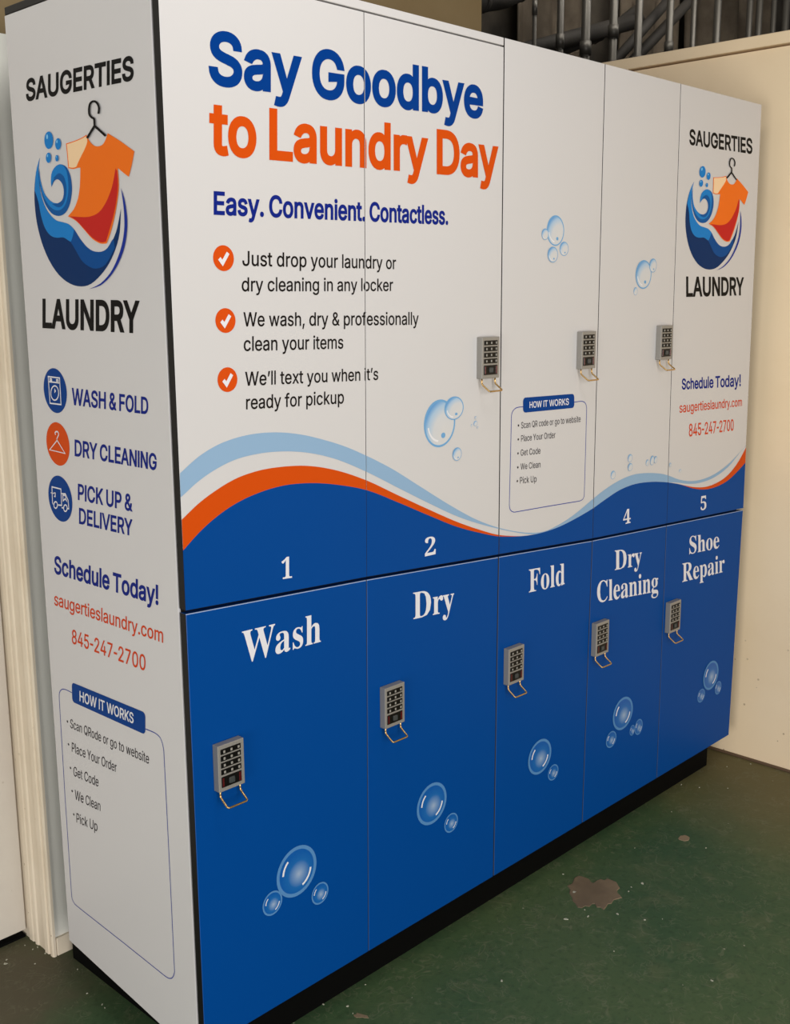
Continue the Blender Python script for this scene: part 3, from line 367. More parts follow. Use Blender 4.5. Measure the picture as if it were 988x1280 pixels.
LOGO_S = [["logo_navy",[[0.0979,1.77],[0.0931,1.7638],[0.0863,1.7547],[0.0804,1.7452],[0.0762,1.736],[0.0728,1.7263],[0.0702,1.7165],[0.0685,1.7069],[0.0675,1.6972],[0.0673,1.6871],[0.0676,1.6765],[0.0686,1.6655],[0.0708,1.6541],[0.0742,1.6421],[0.0787,1.6297],[0.0843,1.6176],[0.0909,1.6059],[0.0986,1.5946],[0.1073,1.5839],[0.1172,1.5739],[0.1281,1.5646],[0.1398,1.5564],[0.1524,1.5496],[0.1656,1.5439],[0.1789,1.5396],[0.1922,1.5366],[0.2056,1.5348],[0.2184,1.5342],[0.2301,1.5346],[0.2413,1.5361],[0.2525,1.5387],[0.2641,1.5429],[0.2758,1.5482],[0.2869,1.554],[0.2971,1.5598],[0.3066,1.5662],[0.3156,1.5731],[0.3241,1.5807],[0.332,1.5889],[0.339,1.5974],[0.345,1.6056],[0.3502,1.6142],[0.3546,1.6242],[0.3581,1.6381],[0.3608,1.6536],[0.3626,1.6644],[0.3588,1.6558],[0.3532,1.6435],[0.3477,1.6327],[0.343,1.6253],[0.3382,1.6195],[0.3329,1.6141],[0.3268,1.6087],[0.32,1.6036],[0.3131,1.5996],[0.3061,1.5967],[0.2989,1.5949],[0.2912,1.5939],[0.2824,1.5938],[0.2731,1.5946],[0.2644,1.5961],[0.2569,1.5983],[0.2501,1.6012],[0.2433,1.6047],[0.2364,1.6092],[0.2294,1.6144],[0.2228,1.6197],[0.2167,1.6254],[0.2109,1.6311],[0.205,1.6362],[0.1989,1.6402],[0.1928,1.6435],[0.1862,1.6463],[0.179,1.6483],[0.1713,1.6497],[0.1636,1.6511],[0.156,1.6524],[0.1483,1.6537],[0.1408,1.656],[0.1331,1.6597],[0.1255,1.6644],[0.1187,1.6694],[0.1127,1.6746],[0.1075,1.6802],[0.1028,1.6865],[0.0987,1.6936],[0.0952,1.7013],[0.0925,1.7092],[0.0909,1.7172],[0.0901,1.7254],[0.0897,1.7328],[0.0896,1.739],[0.0899,1.7445],[0.0909,1.7503],[0.093,1.7574],[0.0958,1.7648]]],["logo_mid",[[0.0979,1.77],[0.0931,1.7639],[0.0863,1.7549],[0.0804,1.7452],[0.0763,1.734],[0.0732,1.722],[0.071,1.7135],[0.0741,1.7081],[0.0785,1.7002],[0.0822,1.6921],[0.0844,1.6843],[0.0859,1.6762],[0.0881,1.6681],[0.0914,1.6597],[0.0953,1.6512],[0.1001,1.6438],[0.1058,1.6377],[0.1123,1.6327],[0.1193,1.6288],[0.1267,1.6262],[0.1346,1.6247],[0.1425,1.6237],[0.1504,1.6236],[0.1583,1.6239],[0.166,1.6234],[0.1736,1.6216],[0.1811,1.6189],[0.1882,1.6153],[0.1945,1.6105],[0.2003,1.6047],[0.2062,1.5988],[0.212,1.5927],[0.2177,1.5864],[0.2239,1.581],[0.2304,1.5767],[0.2374,1.5733],[0.245,1.5704],[0.2533,1.5678],[0.2622,1.5657],[0.2718,1.565],[0.2825,1.5657],[0.2937,1.5677],[0.3049,1.5719],[0.3167,1.5805],[0.3284,1.5912],[0.3366,1.5988],[0.3362,1.6039],[0.3354,1.6107],[0.3329,1.6141],[0.3276,1.6112],[0.3205,1.6049],[0.3131,1.5996],[0.3061,1.5967],[0.2989,1.5949],[0.2912,1.5939],[0.2824,1.5938],[0.2731,1.5946],[0.2644,1.5961],[0.2569,1.5983],[0.2501,1.6012],[0.2433,1.6047],[0.2364,1.6092],[0.2294,1.6144],[0.2228,1.6197],[0.2167,1.6254],[0.2109,1.6311],[0.205,1.6362],[0.1989,1.6402],[0.1928,1.6435],[0.1862,1.6463],[0.179,1.6483],[0.1713,1.6497],[0.1636,1.6511],[0.156,1.6524],[0.1483,1.6537],[0.1408,1.656],[0.1331,1.6597],[0.1255,1.6644],[0.1187,1.6694],[0.1127,1.6746],[0.1075,1.6802],[0.1028,1.6865],[0.0987,1.6936],[0.0952,1.7013],[0.0925,1.7092],[0.0909,1.7172],[0.0901,1.7254],[0.0897,1.7328],[0.0896,1.739],[0.0899,1.7445],[0.0909,1.7503],[0.093,1.7574],[0.0958,1.7648]]],["logo_blue",[[0.0979,1.77],[0.0931,1.7639],[0.0863,1.7549],[0.0804,1.7452],[0.0763,1.734],[0.0732,1.722],[0.071,1.7135],[0.0741,1.7081],[0.0785,1.7002],[0.0822,1.6921],[0.0844,1.6843],[0.0859,1.6762],[0.0881,1.6681],[0.0914,1.6597],[0.0953,1.6512],[0.1001,1.6438],[0.1058,1.6377],[0.1123,1.6327],[0.1193,1.6288],[0.1267,1.6262],[0.1346,1.6247],[0.1425,1.6237],[0.1504,1.6236],[0.1583,1.6239],[0.166,1.6234],[0.1741,1.6209],[0.182,1.6175],[0.1882,1.6153],[0.1913,1.6151],[0.1927,1.6161],[0.1942,1.618],[0.1966,1.6208],[0.199,1.6243],[0.2011,1.6278],[0.2028,1.631],[0.2041,1.6341],[0.205,1.6362],[0.2003,1.639],[0.1934,1.6429],[0.1862,1.6463],[0.179,1.6483],[0.1713,1.6497],[0.1636,1.6511],[0.156,1.6524],[0.1483,1.6537],[0.1408,1.656],[0.1331,1.6597],[0.1255,1.6644],[0.1187,1.6694],[0.1127,1.6746],[0.1075,1.6802],[0.1028,1.6865],[0.0987,1.6936],[0.0952,1.7013],[0.0925,1.7092],[0.0909,1.7172],[0.0901,1.7254],[0.0897,1.7328],[0.0896,1.739],[0.0899,1.7445],[0.0909,1.7503],[0.093,1.7574],[0.0958,1.7648]]],["logo_deep",[[0.0937,1.7529],[0.0938,1.7477],[0.0941,1.7401],[0.0951,1.7324],[0.0971,1.7252],[0.0999,1.7179],[0.1032,1.7114],[0.107,1.706],[0.1113,1.7015],[0.1164,1.6974],[0.1225,1.6935],[0.1294,1.69],[0.136,1.6874],[0.1419,1.6858],[0.1477,1.685],[0.1533,1.6849],[0.1592,1.6857],[0.1649,1.6872],[0.1697,1.6897],[0.1733,1.6936],[0.1759,1.6986],[0.1772,1.7036],[0.1771,1.7086],[0.1758,1.7136],[0.1733,1.7181],[0.1692,1.722],[0.1639,1.7252],[0.1587,1.7272],[0.154,1.7274],[0.1493,1.7263],[0.1449,1.7244],[0.1407,1.7215],[0.1369,1.7178],[0.1342,1.7151],[0.1338,1.7184],[0.1333,1.7232],[0.1336,1.7281],[0.1349,1.7329],[0.137,1.7378],[0.1401,1.742],[0.1447,1.7456],[0.1502,1.7486],[0.156,1.7508],[0.1616,1.7521],[0.1675,1.7526],[0.1735,1.7522],[0.1801,1.7508],[0.1868,1.7485],[0.1927,1.745],[0.1976,1.74],[0.2017,1.7339],[0.2047,1.7272],[0.2062,1.7199],[0.2066,1.7122],[0.2059,1.7045],[0.2038,1.6969],[0.2005,1.6893],[0.1964,1.6824],[0.1913,1.6763],[0.1852,1.6709],[0.1784,1.6668],[0.1706,1.6641],[0.162,1.6626],[0.1534,1.6623],[0.1447,1.6633],[0.1359,1.6654],[0.1276,1.669],[0.1197,1.6741],[0.1123,1.6806],[0.106,1.6878],[0.1011,1.6955],[0.0972,1.7037],[0.0941,1.712],[0.0919,1.7202],[0.0906,1.7283],[0.0901,1.7357],[0.0909,1.7426],[0.0925,1.7487]]],["logo_blue",[[0.0937,1.7529],[0.0938,1.7477],[0.0941,1.7401],[0.0951,1.7324],[0.0971,1.7252],[0.0999,1.7179],[0.1032,1.7114],[0.107,1.706],[0.1113,1.7015],[0.1164,1.6974],[0.1225,1.6935],[0.1294,1.69],[0.136,1.6874],[0.1426,1.686],[0.1489,1.6853],[0.1533,1.6849],[0.1578,1.6859],[0.1641,1.6873],[0.1697,1.6897],[0.1739,1.6935],[0.1774,1.6983],[0.1795,1.7034],[0.18,1.7092],[0.1792,1.7153],[0.177,1.7207],[0.1731,1.7251],[0.1677,1.7287],[0.1621,1.7309],[0.1565,1.7315],[0.1507,1.7307],[0.1455,1.7287],[0.1409,1.7245],[0.137,1.7191],[0.1342,1.7151],[0.1338,1.7184],[0.1333,1.7232],[0.1336,1.7281],[0.1349,1.7329],[0.137,1.7378],[0.1401,1.742],[0.1447,1.7456],[0.1502,1.7486],[0.156,1.7508],[0.1617,1.7522],[0.1677,1.7528],[0.1735,1.7522],[0.1794,1.75],[0.185,1.7467],[0.1895,1.7424],[0.1923,1.7374],[0.1939,1.7315],[0.1948,1.7251],[0.1951,1.7178],[0.1946,1.71],[0.1931,1.7025],[0.1904,1.6955],[0.1867,1.6888],[0.1822,1.6832],[0.1767,1.6789],[0.1704,1.6755],[0.1635,1.6734],[0.1561,1.6724],[0.1481,1.6727],[0.1401,1.6741],[0.1325,1.6768],[0.1249,1.6806],[0.1178,1.6856],[0.111,1.6919],[0.1047,1.6994],[0.0996,1.7072],[0.096,1.7156],[0.0935,1.7244],[0.0921,1.7326],[0.092,1.7405],[0.0929,1.7479]]],["logo_deep",[[0.1533,1.6849],[0.1578,1.6859],[0.1641,1.6873],[0.1697,1.6897],[0.1739,1.6935],[0.1774,1.6983],[0.1795,1.7034],[0.18,1.7092],[0.1792,1.7153],[0.177,1.7207],[0.1732,1.7251],[0.168,1.7287],[0.1621,1.7309],[0.1549,1.7311],[0.147,1.73],[0.1414,1.729],[0.1472,1.7318],[0.1553,1.7355],[0.163,1.7374],[0.1695,1.7365],[0.1756,1.734],[0.1806,1.7304],[0.1841,1.7257],[0.1864,1.72],[0.1877,1.7142],[0.1879,1.7086],[0.187,1.7029],[0.1851,1.6973],[0.1821,1.6918],[0.1781,1.6865],[0.1734,1.6823],[0.168,1.6795],[0.1619,1.6779],[0.1553,1.6776],[0.1473,1.6793],[0.1387,1.6824],[0.1326,1.6847],[0.1388,1.6848],[0.1472,1.6849]]],["logo_orange",[[0.2661,1.7943],[0.2682,1.7914],[0.2711,1.7873],[0.2746,1.7834],[0.2784,1.7802],[0.2826,1.7773],[0.287,1.7749],[0.2911,1.7733],[0.2953,1.7722],[0.2998,1.7716],[0.3051,1.7714],[0.3106,1.7718],[0.3157,1.7728],[0.3199,1.7747],[0.3236,1.7774],[0.3268,1.7803],[0.33,1.7838],[0.3327,1.7875],[0.3346,1.7902],[0.345,1.7856],[0.3597,1.7792],[0.3743,1.7726],[0.3887,1.7655],[0.4029,1.7583],[0.4128,1.7533],[0.4105,1.7481],[0.4072,1.7407],[0.4037,1.7333],[0.3997,1.7261],[0.3955,1.7189],[0.3925,1.7139],[0.3885,1.7159],[0.3827,1.7187],[0.3768,1.7217],[0.3707,1.7251],[0.3645,1.7285],[0.3601,1.731],[0.3606,1.7234],[0.3612,1.7127],[0.3608,1.7022],[0.359,1.6933],[0.3564,1.6847],[0.3531,1.6758],[0.3491,1.6661],[0.3446,1.6561],[0.3399,1.6467],[0.3349,1.638],[0.3298,1.6299],[0.3249,1.6227],[0.3201,1.6164],[0.3155,1.6111],[0.3123,1.6074],[0.3075,1.6072],[0.3004,1.6071],[0.2927,1.6078],[0.2845,1.6098],[0.2756,1.6128],[0.2667,1.6166],[0.2581,1.6216],[0.2496,1.6274],[0.2411,1.6332],[0.2325,1.6391],[0.224,1.6449],[0.2151,1.65],[0.2048,1.6542],[0.1942,1.6577],[0.1868,1.66],[0.1928,1.6629],[0.2014,1.667],[0.2092,1.6717],[0.2153,1.6769],[0.2207,1.6828],[0.2254,1.6891],[0.2291,1.6958],[0.2321,1.7029],[0.2346,1.711],[0.2368,1.7216],[0.2386,1.7331],[0.2398,1.7412],[0.2371,1.7412],[0.2331,1.7413],[0.2288,1.7413],[0.2244,1.741],[0.2197,1.7407],[0.2147,1.7407],[0.2088,1.7415],[0.2026,1.7426],[0.1982,1.7434],[0.198,1.7488],[0.1977,1.7565],[0.1973,1.7643],[0.1967,1.7723],[0.196,1.7805],[0.1955,1.7863],[0.2037,1.7867],[0.2152,1.7873],[0.226,1.7881],[0.2352,1.789],[0.2437,1.7901],[0.2511,1.7912],[0.2574,1.7923],[0.2626,1.7935]]],["logo_peach",[[0.1987,1.7846],[0.2058,1.785],[0.216,1.7857],[0.2258,1.7865],[0.2348,1.7873],[0.2435,1.7883],[0.2509,1.7893],[0.2569,1.7903],[0.2616,1.7913],[0.2648,1.792],[0.2662,1.7897],[0.2679,1.7864],[0.268,1.7827],[0.2655,1.7787],[0.2614,1.7744],[0.2568,1.7701],[0.2521,1.766],[0.2469,1.7619],[0.2417,1.7577],[0.236,1.7526],[0.2303,1.7474],[0.2263,1.7437],[0.2234,1.7434],[0.2194,1.743],[0.215,1.7429],[0.2101,1.7434],[0.2049,1.7443],[0.2012,1.7449],[0.2009,1.7498],[0.2005,1.7568],[0.2001,1.764],[0.1996,1.7715],[0.1991,1.7792]]],["logo_red",[[0.3535,1.7307],[0.351,1.7248],[0.3473,1.7164],[0.3436,1.7087],[0.3405,1.7032],[0.3373,1.6983],[0.3333,1.6933],[0.3282,1.6873],[0.3222,1.6811],[0.3158,1.6753],[0.3088,1.6701],[0.3012,1.6653],[0.2931,1.6615],[0.2843,1.6588],[0.275,1.6571],[0.2656,1.656],[0.2571,1.6554],[0.2485,1.6555],[0.2382,1.656],[0.223,1.6571],[0.2059,1.6586],[0.1936,1.6597],[0.1991,1.6578],[0.2069,1.6551],[0.2153,1.6515],[0.2237,1.6466],[0.2325,1.6409],[0.2413,1.6352],[0.2499,1.6295],[0.2584,1.6238],[0.2669,1.6189],[0.2759,1.615],[0.2849,1.612],[0.2929,1.6101],[0.3001,1.6095],[0.3063,1.6101],[0.3105,1.6105],[0.3142,1.6158],[0.3195,1.6233],[0.3247,1.631],[0.3294,1.6378],[0.3339,1.6447],[0.3384,1.6522],[0.3429,1.6607],[0.3475,1.6698],[0.3513,1.6786],[0.3543,1.6867],[0.3567,1.6945],[0.3583,1.7023],[0.3587,1.7112],[0.3584,1.7201],[0.3581,1.7264]]],["logo_violet",[[0.3669,1.6977],[0.3696,1.6926],[0.3733,1.6852],[0.3765,1.6771],[0.3787,1.6684],[0.3804,1.659],[0.3814,1.65],[0.3814,1.6418],[0.3807,1.634],[0.3791,1.6259],[0.3765,1.6172],[0.3731,1.6082],[0.3684,1.5992],[0.3623,1.59],[0.3549,1.5809],[0.3468,1.5723],[0.3381,1.5645],[0.3286,1.5572],[0.3185,1.5506],[0.3079,1.5448],[0.2967,1.5397],[0.2849,1.5355],[0.2709,1.5326],[0.2563,1.5306],[0.2459,1.5293],[0.2564,1.5315],[0.2711,1.5348],[0.2853,1.5389],[0.2974,1.5442],[0.3089,1.5503],[0.3192,1.5568],[0.3278,1.5635],[0.3353,1.5706],[0.3422,1.578],[0.3488,1.5858],[0.3549,1.594],[0.36,1.6022],[0.3642,1.6102],[0.3675,1.6182],[0.37,1.6263],[0.3717,1.6343],[0.3725,1.6424],[0.3729,1.6504],[0.3728,1.6586],[0.3721,1.6667],[0.3712,1.6747],[0.3698,1.6833],[0.3681,1.6918]]],["logo_blue",[[0.1519,1.796],[0.1505,1.7915],[0.1478,1.7874],[0.1439,1.7844],[0.1392,1.7826],[0.1342,1.7823],[0.1295,1.7835],[0.1253,1.7861],[0.1223,1.7898],[0.1206,1.7943],[0.1205,1.7991],[0.1219,1.8037],[0.1247,1.8077],[0.1286,1.8107],[0.1333,1.8124],[0.1383,1.8127],[0.143,1.8115],[0.1471,1.8089],[0.1501,1.8052],[0.1518,1.8008]]],["logo_pale",[[0.135,1.8038],[0.134,1.8014],[0.1321,1.8],[0.1299,1.8002],[0.1284,1.8019],[0.1281,1.8045],[0.1291,1.8069],[0.131,1.8083],[0.1332,1.8081],[0.1347,1.8064]]],["logo_blue",[[0.1791,1.787],[0.1782,1.7839],[0.1764,1.7813],[0.1738,1.7793],[0.1708,1.7781],[0.1676,1.7779],[0.1644,1.7787],[0.1618,1.7804],[0.1598,1.7828],[0.1587,1.7858],[0.1586,1.7889],[0.1595,1.792],[0.1613,1.7946],[0.1639,1.7966],[0.1669,1.7978],[0.1701,1.798],[0.1732,1.7972],[0.1759,1.7955],[0.1779,1.793],[0.179,1.7901]]],["logo_pale",[[0.168,1.7921],[0.1674,1.7905],[0.1661,1.7896],[0.1647,1.7897],[0.1637,1.7908],[0.1635,1.7925],[0.1642,1.7941],[0.1654,1.795],[0.1668,1.7949],[0.1678,1.7938]]],["logo_blue",[[0.1416,1.7663],[0.1407,1.7635],[0.1391,1.7611],[0.1368,1.7593],[0.134,1.7582],[0.131,1.758],[0.1282,1.7587],[0.1257,1.7602],[0.1239,1.7624],[0.1229,1.765],[0.1228,1.7679],[0.1237,1.7707],[0.1253,1.7731],[0.1277,1.7749],[0.1305,1.7759],[0.1334,1.7761],[0.1363,1.7754],[0.1387,1.7739],[0.1405,1.7717],[0.1415,1.7691]]],["logo_pale",[[0.1315,1.7708],[0.1309,1.7694],[0.1297,1.7685],[0.1285,1.7686],[0.1275,1.7696],[0.1274,1.7712],[0.1279,1.7726],[0.1291,1.7735],[0.1304,1.7733],[0.1313,1.7723]]],["logo_blue",[[0.168,1.7632],[0.1675,1.7614],[0.1665,1.7599],[0.1651,1.7588],[0.1634,1.7581],[0.1615,1.758],[0.1598,1.7584],[0.1583,1.7594],[0.1572,1.7607],[0.1566,1.7624],[0.1565,1.7641],[0.157,1.7658],[0.158,1.7673],[0.1595,1.7685],[0.1612,1.7691],[0.163,1.7693],[0.1647,1.7688],[0.1662,1.7679],[0.1673,1.7665],[0.1679,1.7649]]],["logo_pale",[[0.1618,1.766],[0.1614,1.765],[0.1607,1.7645],[0.16,1.7646],[0.1594,1.7652],[0.1593,1.7662],[0.1596,1.7671],[0.1603,1.7676],[0.1611,1.7675],[0.1617,1.7669]]],["black",[[0.3141,1.8234],[0.3151,1.826],[0.3164,1.8298],[0.3167,1.8336],[0.3155,1.8371],[0.3132,1.8405],[0.3102,1.8433],[0.3065,1.8454],[0.3021,1.847],[0.2975,1.8478],[0.2927,1.8478],[0.2879,1.847],[0.2839,1.8453],[0.2811,1.8426],[0.2793,1.8392],[0.2781,1.8358],[0.2776,1.8324],[0.2777,1.8289],[0.2787,1.8256],[0.2811,1.8229],[0.2842,1.8208],[0.2873,1.819],[0.2904,1.8179],[0.2919,1.8174],[0.2925,1.8168],[0.2931,1.8137],[0.2929,1.8094],[0.2928,1.8061],[0.2996,1.8055],[0.2997,1.8088],[0.2998,1.8133],[0.2992,1.8174],[0.2965,1.8199],[0.2933,1.8208],[0.2914,1.8215],[0.2892,1.8228],[0.2869,1.8243],[0.2853,1.8261],[0.2845,1.8286],[0.2844,1.8317],[0.2849,1.8348],[0.2859,1.8379],[0.2876,1.8408],[0.2895,1.8428],[0.2919,1.8438],[0.2948,1.8443],[0.2975,1.8443],[0.3,1.8438],[0.3026,1.843],[0.3049,1.8416],[0.3071,1.8395],[0.309,1.8368],[0.31,1.834],[0.3097,1.8307],[0.3085,1.8272],[0.3075,1.8246]]],["black",[[0.2728,1.7867],[0.2967,1.8029],[0.3275,1.7847],[0.3325,1.787],[0.2957,1.8088],[0.2666,1.7893]]]]
